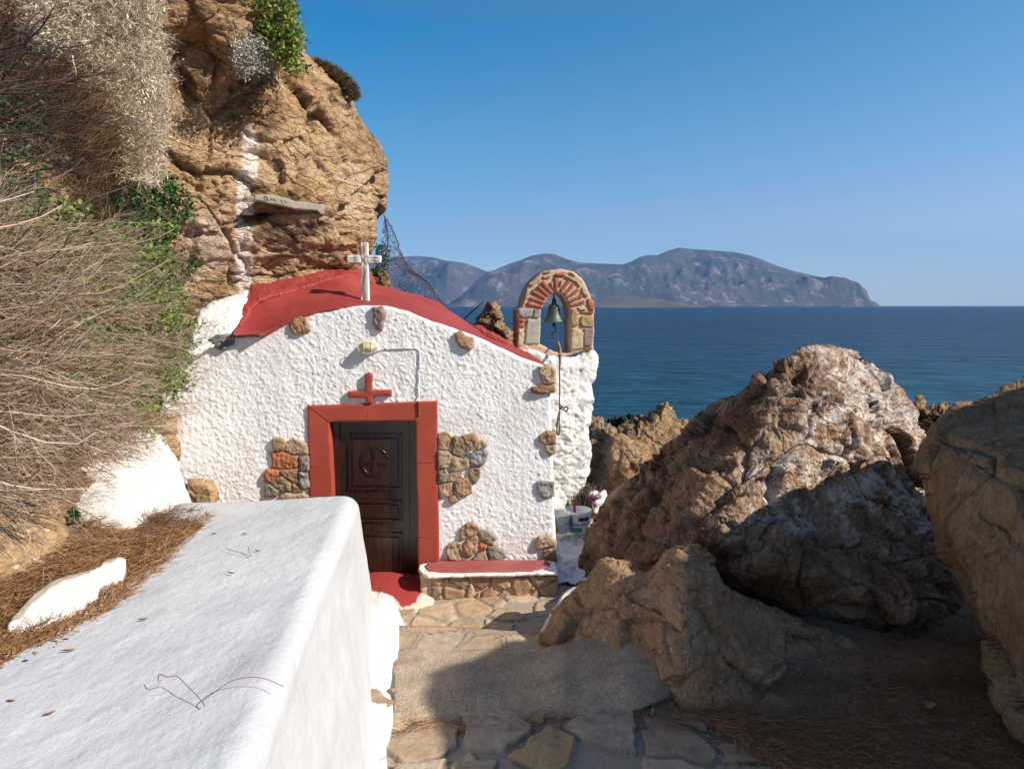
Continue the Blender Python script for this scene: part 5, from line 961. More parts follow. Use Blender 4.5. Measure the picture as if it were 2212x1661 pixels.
# ------------------------------------------------------------------ net on the cliff's corner
def netmesh():
    Lf = np.array([(900, 190), (875, 300), (790, 380), (820, 480), (720, 560), (745, 700), (830, 870), (790, 950), (900, 1120), (960, 1210), (990, 1340), (1040, 1370)], float)   # region5 crop-ish left edge
    a = cN([(350, 190), (330, 330), (285, 390), (310, 500), (240, 580), (330, 700), (300, 860), (210, 960), (330, 1030), (430, 1180), (490, 1330), (640, 1400)])
    b = cN([(352, 192), (420, 310), (490, 470), (560, 620), (610, 760), (680, 860), (790, 1040), (860, 1130), (960, 1220), (1100, 1320), (1220, 1460), (1390, 1650)])
    a = np.array(a); b = np.array(b); NR = 46; NC = 22; rows = []
    for t in np.linspace(0, 1, NR):
        x = t * (len(a) - 1); pa = np.array([np.interp(x, range(len(a)), a[:, k]) for k in (0, 1)]); pb = np.array([np.interp(x, range(len(b)), b[:, k]) for k in (0, 1)])
        s = np.linspace(0, 1, NC); s = s + .10 * np.sin(s * 2 * pi + t * 5) * (1 - t * .3); s = 1 - (1 - np.clip(s, 0, 1)) ** 1.35
        r = pa + (pb - pa) * s[:, None]; r[:, 1] += 10 * np.sin(s * pi) * sin(t * 7) + 6 * np.sin(s * 9 + t * 11)
        rows.append(r)
    R = np.array(rows); j = rng.normal(0, 1.0, R.shape); R = R + j
    Yd = 8.8 + .35 * np.sin(np.linspace(0, 4, NC))[None] + .2 * np.sin(np.linspace(0, 5, NR))[:, None]
    P3 = atY(R[..., 0], R[..., 1], Yd); E = []
    for i in range(NR - 1):
        for k in range(NC):
            if (i + k) % 2 == 0:
                for dk in (-1, 1):
                    if 0 <= k + dk < NC and rng.random() > .13: m = (P3[i, k] + P3[i + 1, k + dk]) / 2 + rng.normal(0, .004, 3); E.append([P3[i, k], m, P3[i + 1, k + dk]])
    for k in (NC - 1, NC - 2, NC - 3):
        for i in range(NR - 1): E.append([P3[i, k], (P3[i, k] + P3[i + 1, k]) / 2 + rng.normal(0, .01, 3), P3[i + 1, k]])
    for l in range(3):   # bunched vertical gathers
        k0 = [15, 9, 18, 12, 16][l]; path = P3[4 + 4 * l:NR - 1 if l < 3 else NR - 8, k0]
        for i in range(len(path) - 1): E.append([path[i], (path[i] + path[i + 1]) / 2 + rng.normal(0, .012, 3), path[i + 1]])
    P = np.array(E); V, Q, c = tubes(P, np.full(P.shape[:2], .0025)); return mesh('fishing_net', V, [Q, c], M['net'])
tag(netmesh(), 'torn brown net hanging from the cliff corner in front of the far hills', 'net')

# ------------------------------------------------------------------ vegetation
def sample(poly, n, seed=None):
    p = np.asarray(poly, float); out = np.zeros((0, 2))
    while len(out) < n:
        q = rng.uniform(p.min(0), p.max(0), (n * 2, 2)); out = np.concatenate([out, q[pip(p, q[:, 0], q[:, 1])]])
    return out[:n]
def unit(v): return v / (np.linalg.norm(v, axis=-1, keepdims=True) + 1e-9)
def twigs(P0, D, L, r0, wob, k=6, grav=0.0):
    n = len(P0); t = np.linspace(0, 1, k); D = unit(D); A = unit(np.cross(D, rng.normal(0, 1, (n, 3)))); B = np.cross(D, A)
    c1_ = rng.normal(0, wob, (n, 1, 1)); c2_ = rng.normal(0, wob * .6, (n, 1, 1)); c3_ = rng.normal(0, wob * .35, (n, 1, 1)); T = t[None, :, None]
    P = P0[:, None] + L[:, None, None] * (D[:, None] * T + A[:, None] * (c1_ * T * T + c3_ * np.sin(T * 9)) + B[:, None] * (c2_ * T * T + c3_ * np.sin(T * 6.3)))
    P[..., 2] -= grav * L[:, None] * t[None] ** 2
    R = r0[:, None] * (1 - .65 * t[None]); return P, R
def children(P, R, m, spread, lf, rf_, wob=.12, grav=0.):
    n, k, _ = P.shape; i = np.repeat(np.arange(n), m); s = rng.integers(1, k - 1, n * m); b = P[i, s]; d = unit(P[i, s + 1] - P[i, s])
    d = unit(d + spread * rng.normal(0, 1, d.shape)); Ln = np.linalg.norm(P[i, -1] - P[i, 0], axis=1) * rng.uniform(*lf, n * m)
    return twigs(b, d, Ln, R[i, s] * rf_, wob, 5, grav)
class Bag:
    def __init__(s): s.p = []; s.o = 0
    def add(s, V, *Fs):
        for f in Fs:
            if len(f): s.p.append(('f', np.asarray(f) + s.o))
        s.p.append(('v', V)); s.o += len(V)
    def tw(s, P, R, sides=3): V, Q, c = tubes(P, R, sides); s.add(V, Q, c)
    def build(s, name, mat, parent=None):
        V = np.concatenate([x for k, x in s.p if k == 'v']); F = [x for k, x in s.p if k == 'f']; return mesh(name, V, F, mat, parent)
def plant(name, loc, label, cat='plant'): e = empty(name, tuple(loc)); return tag(e, label, cat)

# big dry bush
bush = plant('dry_bush', atY(100., 1000., 3.9), 'big tangled dry bush of pale twigs with green leaves, filling the left edge', 'bush')
bp = [(-420, 400), (-120, 430), (40, 450), (120, 500), (200, 560), (250, 620), (290, 700), (270, 800), (240, 880), (180, 950), (60, 1010), (-60, 1050), (-420, 1120)]
def bdir(u, v, n):
    ang = np.interp(v, [300, 450, 650, 850, 1000, 1120], [26, 20, 14, 4, -4, -14]) + rng.normal(0, 15, n); a = np.radians(ang)
    return np.stack([np.cos(a), rng.normal(.12, .30, n), np.sin(a)], 1)
B = Bag(); n = 1500; ctr = sample(bp, 170); kk = rng.integers(0, 170, n); uv = ctr[kk] + rng.normal(0, 1, (n, 2)) * np.array([34, 15]); uv[:, 0] = np.minimum(uv[:, 0], 300); yc = CLY(uv[:, 0], uv[:, 1]); dep = (rng.uniform(.0, .75, 170)[kk] + rng.uniform(.0, .18, n)) * np.clip((620 - uv[:, 0]) / 500, .25, 1.1)
P0 = atY(uv[:, 0], uv[:, 1], yc - dep - .1); P, R = twigs(P0, bdir(uv[:, 0], uv[:, 1], n), rng.uniform(.22, .58, n), rng.uniform(.0035, .007, n), .10)
B.tw(P, R); C1 = children(P, R, 3, .33, (.35, .75), .72); B.tw(*C1); C2 = children(*C1, 2, .42, (.35, .8), .72); B.tw(*C2)
C3 = children(C2[0][::2], C2[1][::2], 1, .5, (.4, .8), .8); B.tw(*C3)
B.build('twigs', M['twig'], bush)
# long arching canes in front
B = Bag(); n = 60; uv = sample([(-300, 560), (20, 600), (100, 700), (80, 820), (60, 900), (-300, 1050)], n); P0 = atY(uv[:, 0], uv[:, 1], CLY(uv[:, 0], uv[:, 1]) - rng.uniform(.9, 1.5, n))
P, R = twigs(P0, bdir(uv[:, 0], uv[:, 1], n), rng.uniform(.45, .85, n), rng.uniform(.004, .007, n), .14, 9); B.tw(P, R, 5); c = children(P, R, 6, .32, (.25, .5), .6); B.tw(*c); B.tw(*children(*c, 3, .4, (.4, .8), .7))
B.build('canes', M['twig'], bush)
# dark upper-left twigs
B = Bag(); n = 70; uv = sample([(-250, 120), (-20, 90), (60, 180), (120, 300), (60, 420), (-250, 420)], n); P0 = atY(uv[:, 0], uv[:, 1], CLY(uv[:, 0], uv[:, 1]) - rng.uniform(.7, 1.3, n)); a = np.radians(rng.normal(22, 18, n))
P, R = twigs(P0, np.stack([np.cos(a), rng.normal(0, .2, n), np.sin(a)], 1), rng.uniform(.3, .7, n), rng.uniform(.003, .007, n), .12); B.tw(P, R, 4); c = children(P, R, 5, .4, (.3, .6), .6); B.tw(*c); B.tw(*children(*c, 2, .5, (.3, .7), .7)); B.build('dark_twigs', M['twigdark'], bush)
# twigs reaching over the white wall and rock
B = Bag(); n = 130; uv = sample([(60, 900), (180, 880), (250, 880), (270, 960), (200, 1010), (60, 1050)], n); P0 = atY(uv[:, 0], uv[:, 1], np.minimum(CLY(uv[:, 0], uv[:, 1]), 5.2) - rng.uniform(.5, 1.0, n)); a = np.radians(rng.normal(-2, 17, n))
P, R = twigs(P0, np.stack([np.cos(a), rng.normal(.1, .25, n), np.sin(a)], 1), rng.uniform(.2, .42, n), rng.uniform(.002, .0042, n), .14); B.tw(P, R); c = children(P, R, 3, .45, (.3, .6), .7); B.tw(*c); B.tw(*children(*c, 2, .6, (.3, .6), .8)); B.build('hanging_twigs', M['twig'], bush)
B = Bag(); n = 110; uv = sample([(300, 560), (400, 600), (415, 700), (405, 860), (370, 960), (320, 920), (330, 700)], n); P0 = atY(uv[:, 0] - 40, uv[:, 1], 5.6 + rng.uniform(-.3, .5, n)); a = np.radians(np.interp(uv[:, 1], [560, 700, 900], [32, 14, -6]) + rng.normal(0, 16, n))
P, R = twigs(P0, np.stack([np.cos(a), rng.normal(0, .25, n), np.sin(a)], 1), rng.uniform(.25, .55, n), rng.uniform(.0024, .0045, n), .12); B.tw(P, R); c = children(P, R, 3, .4, (.3, .6), .7); B.tw(*c); B.build('side_twigs', M['twig'], bush)
def leafcloud(name, polys, n, yoff, Lr, Wr, mat, parent, clump=None, base=None, up=.2, yfn=None):
    uv = np.concatenate([sample(p, int(n * w_)) for p, w_ in polys])
    if clump:
        nc, sg_ = clump; ci = uv[rng.integers(0, len(uv), nc)]; cy = rng.uniform(*yoff, nc); k = rng.integers(0, nc, n); uv = ci[k] + rng.normal(0, sg_, (n, 2)); yo = cy[k] + rng.normal(0, .05, n)
    else: n = len(uv); yo = rng.uniform(*yoff, n)
    yb = (yfn or CLY)(uv[:, 0], uv[:, 1]); P = atY(uv[:, 0], uv[:, 1], yb - yo); D = rng.normal(0, 1, (len(P), 3)) + np.array([.3, -.3, up]); Nn = rng.normal(0, .7, (len(P), 3)) + np.array([.3, -.6, .6])
    V, Q = leaves(P, unit(D), unit(Nn), rng.uniform(*Lr, len(P)), rng.uniform(*Wr, len(P))); return mesh(name, V, Q, mat, parent)
leafcloud('leaves', [([(-100, 380), (150, 420), (260, 520), (380, 560), (420, 640), (415, 800), (360, 900), (280, 900), (100, 860), (-100, 800)], 1)], 6500, (.55, 1.2), (.022, .055), (.016, .034), M['bushleaf'], bush, (420, 13))
leafcloud('leaves', [([(220, 480), (380, 480), (395, 620), (385, 820), (330, 900), (200, 900), (120, 700)], 1)], 1900, (.35, .95), (.022, .05), (.016, .032), M['bushleaf'], bush, (170, 10))
leafcloud('leaves', [([(300, 640), (400, 640), (418, 720), (415, 800), (380, 860), (300, 860)], .45), ([(250, 900), (360, 900), (330, 960), (240, 950)], .3)], 700, (.25, .9), (.02, .042), (.012, .024), M['bushleaf'], bush, (150, 12), yfn=lambda u, v: 6.0 + 0 * u)
leafcloud('dark_leaves', [([(-60, 180), (60, 200), (110, 300), (100, 430), (-60, 450)], 1)], 700, (.6, 1.1), (.03, .06), (.018, .035), M['vineleaf'], bush, (60, 12))
# silvery plant at the top left
def bushlet(root, poly, n, yoff, L, r, dirf, mat, name='stems', kids=((3, .5, (.3, .6), .7),), wob=.15, yfn=None, k=5):
    B = Bag(); uv = sample(poly, n); P0 = atY(uv[:, 0], uv[:, 1], (yfn or CLY)(uv[:, 0], uv[:, 1]) - rng.uniform(*yoff, n)); P, R = twigs(P0, dirf(uv, n), rng.uniform(*L, n), rng.uniform(*r, n), wob, k); B.tw(P, R); c = (P, R)
    for m_, sp, lf, rf_ in kids: c = children(*c, m_, sp, lf, rf_); B.tw(*c)
    return B.build(name, mat, root), c[0][:, -1]
sv = plant('silvery_shrub', atY(200., 150., 5.2), 'pale silvery dry shrub hanging over the upper left of the cliff', 'shrub')
sp = [(40, -120), (340, -120), (350, 0), (345, 60), (365, 140), (370, 230), (345, 300), (352, 390), (330, 400), (265, 380), (272, 300), (235, 210), (150, 120), (60, 70)]
bushlet(sv, sp, 2900, (.2, .8), (.05, .15), (.0024, .0042), lambda uv, n: np.stack([rng.normal(.3, .7, n), rng.normal(-.6, .5, n), rng.normal(.1, .7, n)], 1), M['silver'], kids=((3, .8, (.4, .8), .8), (2, .8, (.4, .8), .8)), yfn=lambda u, v: CLY(u, v) - .12)
leafcloud('leaves', [(sp, .6), ([(80, 10), (140, 20), (150, 90), (110, 110), (70, 60)], .12), ([(240, 150), (330, 160), (350, 330), (300, 340)], .28)], 9500, (.25, .9), (.018, .042), (.005, .012), M['silver'], sv, (900, 12))
leafcloud('broad_leaves', [([(60, 20), (130, 0), (130, 110), (70, 110)], .5), ([(235, 160), (290, 150), (300, 270), (240, 250)], .5)], 300, (.45, .7), (.03, .055), (.018, .03), M['silver'], sv)
leafcloud('green_leaves', [([(290, 150), (330, 160), (335, 320), (300, 330)], 1)], 170, (.45, .65), (.02, .035), (.015, .025), M['vineleaf'], sv, (16, 14))
# dry grass and rusty growth between
gr = plant('dry_grass', atY(120., 300., 4.9), 'tufts of tawny dry grass on the slope between the silvery shrub and the dry bush', 'grass')
gd = lambda m0, s0: (lambda uv, n: (lambda a: np.stack([np.cos(a), rng.normal(-.1, .25, n), np.sin(a)], 1))(np.radians(rng.normal(m0, s0, n))))
bushlet(gr, [(-80, 40), (120, 90), (230, 210), (260, 330), (200, 350), (80, 260), (-80, 200)], 520, (.1, .4), (.15, .4), (.0014, .0026), gd(35, 25), M['grass'], 'blades', ((1, .3, (.3, .6), .8),), .2)
bushlet(gr, [(90, 160), (200, 200), (250, 300), (270, 400), (200, 420), (120, 300)], 260, (.4, .8), (.25, .5), (.0016, .003), gd(28, 12), M['grass'], 'long_blades', ((1, .2, (.3, .6), .8),), .12)
ru = plant('rusty_growth', atY(240., 400., 5.2), 'rusty brown dead growth hanging on the cliff left of the green vine', 'plant')
bushlet(ru, [(170, 280), (255, 300), (290, 360), (285, 470), (230, 480), (190, 400)], 700, (.1, .45), (.05, .16), (.001, .0024), lambda uv, n: rng.normal(0, 1, (n, 3)) + np.array([0, -.5, -.2]), M['rust'], 'stems', ((3, .9, (.4, .9), .8),), .3)
bushlet(ru, [(-80, -60), (90, -60), (95, 30), (60, 120), (-80, 110)], 420, (.05, .25), (.06, .18), (.001, .0022), lambda uv, n: rng.normal(0, 1, (n, 3)) + np.array([0, -.5, .2]), M['twigdark'], 'dark_stems', ((3, .9, (.4, .9), .8),), .3)
# green vine
vi = plant('vine', atY(310., 520., 6.0), 'dark green leafy vine clinging to the cliff above the dry bush', 'vine')
leafcloud('leaves', [([(265, 375), (330, 380), (350, 370), (385, 390), (425, 440), (405, 480), (375, 500), (370, 540), (300, 560), (250, 500), (240, 420)], .85), ([(350, 560), (420, 555), (425, 600), (340, 620)], .15)], 2100, (.1, .45), (.024, .044), (.022, .038), M['vineleaf'], vi, (210, 9))
bushlet(vi, [(250, 390), (400, 420), (400, 560), (280, 600)], 90, (.05, .35), (.12, .3), (.0018, .003), gd(-20, 60), M['twig'], 'stems')
# caper bush at the top
ca = plant('caper_bush', atY(560., 20., 6.5), 'bright green round leaved bush trailing from the top of the cliff against the sky', 'bush')
bushlet(ca, [(505, -60), (580, -60), (585, 60), (600, 120), (560, 110), (520, 40)], 120, (.1, .45), (.12, .26), (.002, .0035), gd(-35, 25), M['twig'], 'stems', ((3, .35, (.3, .6), .7),), .25, yfn=lambda u, v: 7.05 + 0 * u)
leafcloud('leaves', [([(505, -60), (610, -80), (632, 0), (640, 60), (655, 95), (640, 130), (662, 160), (640, 165), (610, 140), (575, 95), (545, 60), (520, 20)], 1)], 4200, (.0, .5), (.028, .046), (.024, .040), M['caperleaf'], ca, (300, 9), yfn=lambda u, v: 7.05 + 0 * u)
gl = plant('grey_shrub', atY(550., 120., 6.5), 'small grey woolly shrub hanging below the green bush on the cliff', 'shrub')
leafcloud('leaves', [([(515, 82), (560, 78), (600, 110), (610, 140), (585, 160), (550, 150), (525, 165), (508, 130)], 1)], 1500, (.1, .45), (.02, .038), (.009, .016), M['greyleaf'], gl, (130, 8), up=-.6)
bushlet(gl, [(520, 90), (590, 100), (600, 140), (530, 150)], 120, (.05, .3), (.08, .16), (.0015, .0025), gd(-60, 50), M['greyleaf'])
# brown cushion shrub on the cliff top
cu_ = plant('cushion_shrub', atY(720., 180., 8.0), 'rounded dense brown shrub on the cliff edge against the sky', 'shrub')
cent = np.array([(677, 132, 15), (690, 134, 18), (708, 142, 20), (722, 150, 20), (738, 160, 20), (752, 172, 20), (764, 186, 20), (770, 200, 16), (745, 178, 18)], float); B = Bag()
for u_, v_, r_ in cent:
    n = 520; c0 = atY(u_ - 6, v_ + 6, 8.1); s_ = r_ * 8.1 / 1475; d = unit(rng.normal(0, 1, (n, 3))); P0 = c0 + d * s_ * rng.uniform(.2, .75, (n, 1)) * np.array([1, 1, .8]); P, R = twigs(P0, d + rng.normal(0, .3, (n, 3)), np.full(n, s_ * .42), np.full(n, .0035), .2, 3); B.tw(P, R)
B.build('foliage', M['cushion'], cu_)
sh = plant('small_shrub', atY(832., 560., 9.0), 'small round green shrub growing on the cliff corner behind the net', 'shrub')
leafcloud('leaves', [([(812, 530), (830, 528), (840, 545), (836, 560), (840, 575), (825, 590), (812, 585)], 1)], 500, (-.15, .15), (.02, .035), (.014, .026), M['vineleaf'], sh, (40, 4), yfn=lambda u, v: 9.0 + 0 * u)
bushlet(sh, [(835, 560), (860, 560), (870, 600), (840, 610)], 5, (-.05, .1), (.12, .25), (.004, .006), gd(-10, 40), M['twig'], yfn=lambda u, v: 8.9 + 0 * u)
sp_ = plant('seedling', atY(*c7([(335, 505)])[0], 4.7), 'tiny green seedling between the tan slab and the white rock', 'plant')
leafcloud('leaves', [(c7([(312, 480), (355, 478), (362, 515), (330, 522)]), 1)], 60, (0, .12), (.02, .035), (.018, .028), M['vineleaf'], sp_, yfn=lambda u, v: 4.62 + 0 * u)
# thin dry weeds in front of the whitewashed rock
wd = plant('dry_weeds', atY(*c7([(700, 500)])[0], 4.6), 'thin reddish dry weeds at the edge of the whitewashed rock', 'plant')
bushlet(wd, c7([(640, 520), (700, 500), (800, 500), (860, 520), (800, 560), (660, 570)]), 120, (0, .1), (.06, .14), (.0008, .0016), lambda uv, n: np.stack([rng.normal(0, .4, n), rng.normal(0, .3, n), np.ones(n)], 1), M['rust'], 'stems', ((3, .5, (.2, .5), .8),), .2, yfn=lambda u, v: Yz(u, v, 1.27))

# ------------------------------------------------------------------ needle litter
def litter(name, n, poly, zf, L, r, mat, lift=.04, adir=None, label=None):
    uv = sample(poly, n); z = 1.25
    P0 = atz(uv[:, 0], uv[:, 1], zf[0]); 
    for _ in range(3): P0 = atz(uv[:, 0], uv[:, 1], zf[1](P0[:, 0], P0[:, 1]) + zf[2])
    P0[:, 2] += rng.uniform(0, lift, n); a = rng.uniform(0, 2 * pi, n) if adir is None else np.radians(rng.normal(adir[0], adir[1], n))
    D = np.stack([np.cos(a), np.sin(a), rng.normal(.03, .10, n)], 1); P, R = twigs(P0, D, rng.uniform(*L, n), np.full(n, r) * rng.uniform(.7, 1.2, n), .16, 4, .06)
    B = Bag(); B.tw(P, R); o = B.build(name, mat); tag(o, kind='stuff'); return o
tg = lambda x, y: gz(x, y) + .0
LP = [(-120, 1290), (0, 1262), (60, 1240), (110, 1200), (150, 1168), (190, 1170), (150, 1110), (200, 1120), (260, 1150), (300, 1155), (330, 1120), (380, 1095), (420, 1100), (452, 1112), (455, 1130), (400, 1165), (350, 1225), (260, 1315), (140, 1385), (0, 1442), (-120, 1490)]
litter('pine_needles', 9500, LP, (1.25, tg, .02), (.04, .13), .0019, M['needle'], .06, (25, 70))
litter('pine_needles', 3200, [(-120, 1420), (0, 1400), (120, 1355), (210, 1290), (300, 1200), (400, 1130), (455, 1115), (452, 1135), (370, 1215), (240, 1330), (120, 1395), (0, 1445), (-120, 1500)], (1.3, lambda x, y: 1.285 + 0 * x, 0), (.06, .15), .0019, M['needle'], .045, (100, 35))
rg = lambda x, y: gz(x, y)
litter('pine_needles', 1500, [(830, 1560), (1000, 1552), (1340, 1535), (1440, 1505), (1470, 1520), (1650, 1530), (1650, 1570), (1400, 1575), (1100, 1585), (950, 1582), (830, 1590)], (.2, lambda x, y: .20 + 0 * x, .01), (.06, .13), .0013, M['needledark'], .03, (0, 25))
litter('pine_needles', 5200, [(1500, 1545), (1600, 1540), (1750, 1560), (1900, 1560), (1950, 1661), (2000, 1700), (1750, 1700), (1650, 1640), (1560, 1590)], (.2, rg, .03), (.08, .16), .0015, M['needledark'], .04, (-25, 35))
litter('pine_needles', 5200, [(1860, 1395), (1950, 1350), (2090, 1330), (2110, 1400), (2135, 1500), (2230, 1620), (2230, 1700), (1950, 1640), (1850, 1520), (1890, 1450)], (.2, rg, .03), (.07, .15), .0014, M['needledark'], .04, (-30, 45))
litter('pine_needles', 260, [(1400, 1350), (1425, 1362), (1468, 1420), (1475, 1480), (1450, 1500), (1462, 1430), (1420, 1375)], (.3, lambda x, y: .36 + 0 * x, 0), (.05, .1), .0014, M['needledark'], .05, (60, 30))
# loose grit and small stones
def grit(name, n, poly, zf, r, mat, seed=0):
    uv = sample(poly, n); P0 = atz(uv[:, 0], uv[:, 1], .2)
    for _ in range(3): P0 = atz(uv[:, 0], uv[:, 1], zf(P0[:, 0], P0[:, 1]))
    B8 = np.array([[1, 0, 0], [-.5, .87, 0], [-.5, -.87, 0], [.5, .87, .15], [.5, -.87, -.1], [-1, 0, .1], [0, 0, .8], [0, 0, -.8]]); T = np.array([[0, 3, 6], [3, 1, 6], [1, 5, 6], [5, 2, 6], [2, 4, 6], [4, 0, 6], [3, 0, 7], [1, 3, 7], [5, 1, 7], [2, 5, 7], [4, 2, 7], [0, 4, 7]])
    R = (rng.uniform(0, 1, n) ** 3 * (r[1] - r[0]) + r[0])[:, None, None]; a = rng.uniform(0, 2 * pi, n); c_, s_2 = np.cos(a), np.sin(a); J = B8[None] * rng.uniform(.6, 1.3, (n, 8, 1)) * rng.uniform(.6, 1.2, (n, 1, 3)) * R
    X = J[..., 0] * c_[:, None] - J[..., 1] * s_2[:, None]; Y = J[..., 0] * s_2[:, None] + J[..., 1] * c_[:, None]; V = np.stack([X, Y, J[..., 2]], -1) + P0[:, None]
    o = mesh(name, V.reshape(-1, 3), (T[None] + np.arange(n)[:, None, None] * 8).reshape(-1, 3), mat, smooth=False); tag(o, kind='stuff')
M['gritm'] = veg('loose_grit', [(.30, .21, .14), (.24, .16, .10), (.36, .27, .19), (.16, .10, .06), (.28, .19, .12), (.44, .37, .30)], 0, .9)
grit('gravel', 5200, [(1640, 1440), (1850, 1400), (1960, 1350), (2100, 1340), (2135, 1480), (2240, 1640), (2240, 1700), (1500, 1700), (1470, 1545), (1640, 1550)], lambda x, y: gz(x, y) + .012, (.003, .018), M['gritm'])
grit('gravel', 1300, [(835, 1572), (1450, 1520), (1560, 1570), (1500, 1640), (1400, 1600), (1000, 1600), (840, 1680), (822, 1620)], lambda x, y: .215 + 0 * x, (.0015, .006), M['gritm'])
grit('gravel', 900, LP, lambda x, y: gz(x, y) + .05, (.003, .014), M['gritm'])
fl = plant('flower', atY(97., 390., 4.2), 'single orange yellow flower head among the dark leaves of the dry bush', 'flower'); nf = 26
P0 = np.repeat(atY(97., 390., 4.15)[None], nf, 0); D = rng.normal(0, 1, (nf, 3)); V, Q = leaves(P0, unit(D), unit(rng.normal(0, 1, (nf, 3))), rng.uniform(.025, .04, nf), np.full(nf, .014)); M['petal'] = veg('orange_petal', [(.8, .38, .03), (.85, .5, .08)], .3); mesh('petals', V, Q, M['petal'], fl)
litter('pine_needles', 1900, [(1620, 1470), (1760, 1430), (1890, 1400), (1900, 1560), (1740, 1570), (1600, 1560)], (.2, rg, .03), (.05, .13), .0013, M['needledark'], .03, (-20, 50))
# twigs lying on the wall
wz = 1.318
def lay(pts, r, label, name='twig', cf=c7, mat=None, z=wz):
    P = [atz(*cf([(x, y)])[0], z + h) for x, y, h in pts]; o = tube(name, P, r, mat or M['needle1'], sides=6, sub=5); tag(o, label, 'twig'); return o
lay([(722, 1262, .03), (728, 1228, .05), (765, 1240, .06), (810, 1238, .05), (860, 1285, .035), (905, 1330, .02), (938, 1375, .002)], .0016, 'thin bent reddish stalk standing off the low wall, curling to the left')
lay([(938, 1375, .002), (930, 1350, .01), (980, 1310, .03), (1050, 1262, .05), (1120, 1243, .05), (1190, 1243, .045), (1240, 1258, .03), (1295, 1284, .012)], .0014, 'long thin arched stalk on the low wall, curving to the right')
lay([(1030, 652, .012), (1080, 668, .012), (1150, 690, .004)], .0016, 'short forked dry twig on the far part of the low wall'); lay([(1135, 645, .03), (1138, 665, .02), (1150, 690, .004)], .0016, 'short upright dry twig beside the forked twig on the low wall')
for i, (x, y, dx, dy) in enumerate([(280, 1118, 65, -8), (630, 975, 45, -6), (720, 745, 40, -6), (560, 866, 40, -2), (1040, 760, 34, 3), (195, 1412, 60, -20), (30, 1345, 40, 0), (968, 582, 20, 0), (1105, 584, 26, 0), (1165, 660, 26, 2)]):
    P = [atz(*c7([(x + dx * t, y + dy * t + 3 * sin(t * 3))])[0], wz + .004) for t in (0, .35, .7, 1)]; o = tube('fallen_leaf', P, [.001, .004, .0035, .001], M['needle1'], sides=6)
    lab = ['curled brown dry leaf on the near part of the low wall', 'small brown dry leaf in the middle of the low wall top', 'tiny dry leaf near the soil side of the low wall', 'thin dry leaf beside the needle litter on the low wall', 'tiny brown leaf below the forked twig', 'thin curved dry leaf near the lower left corner on the wall', 'short brown leaf at the left edge on the low wall', 'tiny dry leaf far along the low wall, left one', 'tiny dry leaf far along the low wall, above the forked twig', 'tiny leaf just right of the forked twig'][i]
    tag(o, lab, 'leaf')
# little wire sprig and splinter at the bottom
c9 = crop(800, 1250, 2.458)
P = [atz(*c9([p])[0], .22 + h) for p, h in (((205, 1350), 0), ((215, 1310), .03), ((290, 1275), .06), ((325, 1320), .05), ((300, 1350), .02), ((240, 1330), .02))]
o = tube('twig', P, .0015, M['needle1'], sides=6); tag(o, 'thin looped dry sprig at the foot of the wall at the bottom edge', 'twig')
P = [atz(*c9([p])[0], .24) for p in ((1803, 955), (1790, 1040))]; o = tube('splinter', P, .006, M['concrete_ledge'], sides=5); tag(o, 'pale wooden splinter lying on needles at the end of the concrete step', 'splinter')
P = [atz(2085., 1545., .2), atz(2100., 1590., .26), atz(2115., 1640., .22), atz(2125., 1700., .2)]; o = tube('grass_stalk', P, .0018, M['grass'], sides=5); tag(o, 'single yellow grass stalk standing from the dark litter at lower right', 'grass')

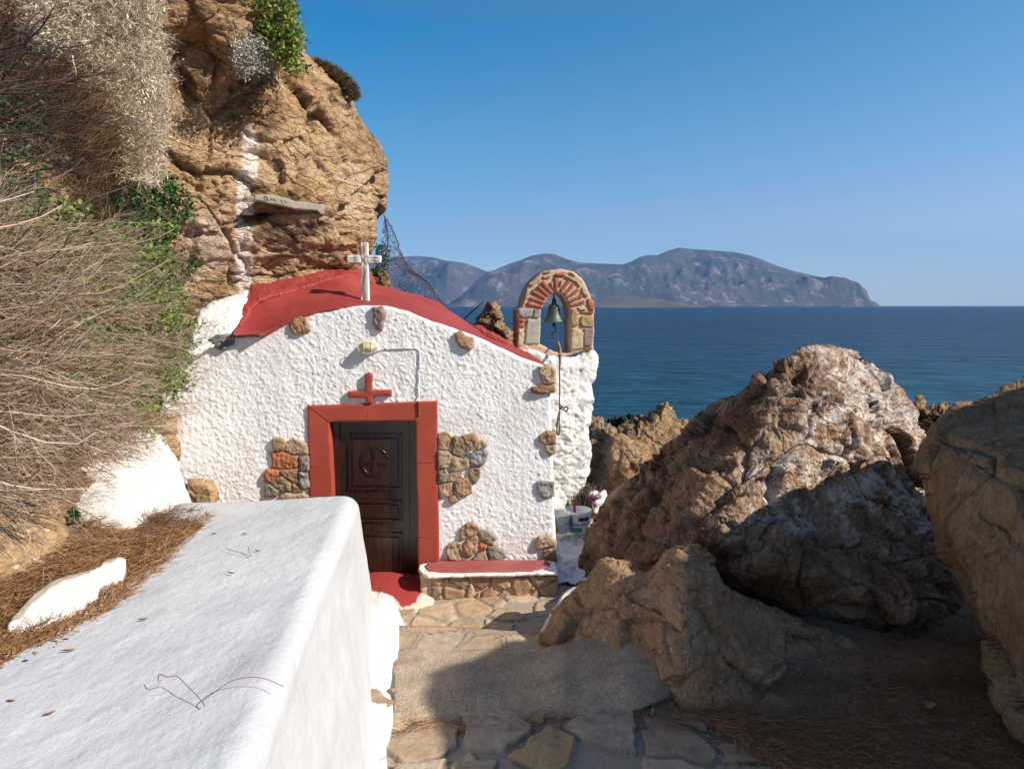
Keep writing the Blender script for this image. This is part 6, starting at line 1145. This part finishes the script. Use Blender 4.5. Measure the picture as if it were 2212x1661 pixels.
# ------------------------------------------------------------------ rock added outside the frame on the right, outlined to cast the path's shade
E1 = unit(np.array([-SD[1], SD[0], 0.])); E2 = np.cross(SD, E1); E2 = E2 if E2[2] > 0 else -E2
def wp(u, v, Y=None, z=None): return atY(float(u), float(v), Y if Y else G(u, v, z))
BP = [wp(1000, 1700, z=.2), wp(985, 1661, z=.2), wp(960, 1610, z=.2), wp(940, 1562, z=.2), wp(944, 1500, z=.28), wp(948, 1448, z=.27), wp(1010, 1428, z=.22), wp(1085, 1402, z=.2), wp(1110, 1385, z=.16), wp(1165, 1385, z=.16), wp(1235, 1315, Y=5.22), wp(1290, 1262, Y=5.12), wp(1340, 1228, Y=5.12), wp(1395, 1218, Y=5.0), wp(1440, 1190, Y=4.9), wp(1480, 1160, Y=4.85),
      wp(1545, 1172, Y=5.3), wp(1601, 1140, Y=5.5), wp(1666, 1120, Y=5.65), wp(1725, 1118, Y=5.8), wp(1790, 1100, Y=6.0), wp(1900, 1053, Y=6.1), wp(1935, 1050, Y=6.1), wp(1970, 1093, Y=6.1), wp(2017, 1111, Y=6.2)]
AB = [(p @ E1, p @ E2) for p in BP]
def shade_rock():
    ab = []; mxa = -9
    for a, b in AB:
        if a > mxa + .02: ab.append((a, b + .02)); mxa = a
    a0, b0_ = ab[0]; a1, b1_ = ab[-1]
    A_ = [(a0 - 4.2, b0_ - 2.2), (a0 - 3., b0_ - 1.5), (a0 - 1.6, b0_ - .75), (a0 - .7, b0_ - .33)] + ab + [(a1 + .25, b1_ - .8), (a1 + .5, b1_ - 2.2)]
    xa, xb = zip(*A_); A0, A1 = A_[0][0], A_[-1][0]; aa = np.linspace(A0, A1, 230); top = np.interp(aa, xa, xb); T0 = 5.6; ns_ = 70; V = []
    for a, tp in zip(aa, top):
        e = sqrt(max(0, 1 - (2 * (a - A0) / (A1 - A0) - 1) ** 6)); th = np.linspace(0, pi, ns_)
        b0 = -3.6; hgt = tp - b0
        b = b0 + hgt * np.clip(np.sin(th), 0, 1) ** .45; t = T0 - 1.0 * e * np.cos(th) * (1.25 - .45 * np.sin(th))
        V.append(a * E1 + b[:, None] * E2 + t[:, None] * SD)
    V = np.array(V); V = V.reshape(-1, 3); ix = np.arange(230 * ns_).reshape(230, ns_); Q = np.stack([ix[:-1, :-1], ix[:-1, 1:], ix[1:, 1:], ix[1:, :-1]], -1).reshape(-1, 4)
    N = normals(V, Q); V = V + N * (.04 * fbm(V * 1.4, 3, 3) + .025 * fbm(V * 5, 3, 4, .6))[:, None]
    o = mesh('unseen_shade_crag', V, Q, M['rightrock']); tag(o, 'unseen tan crag added right of the viewer, shaped to shade the foreground', 'crag')
shade_rock()
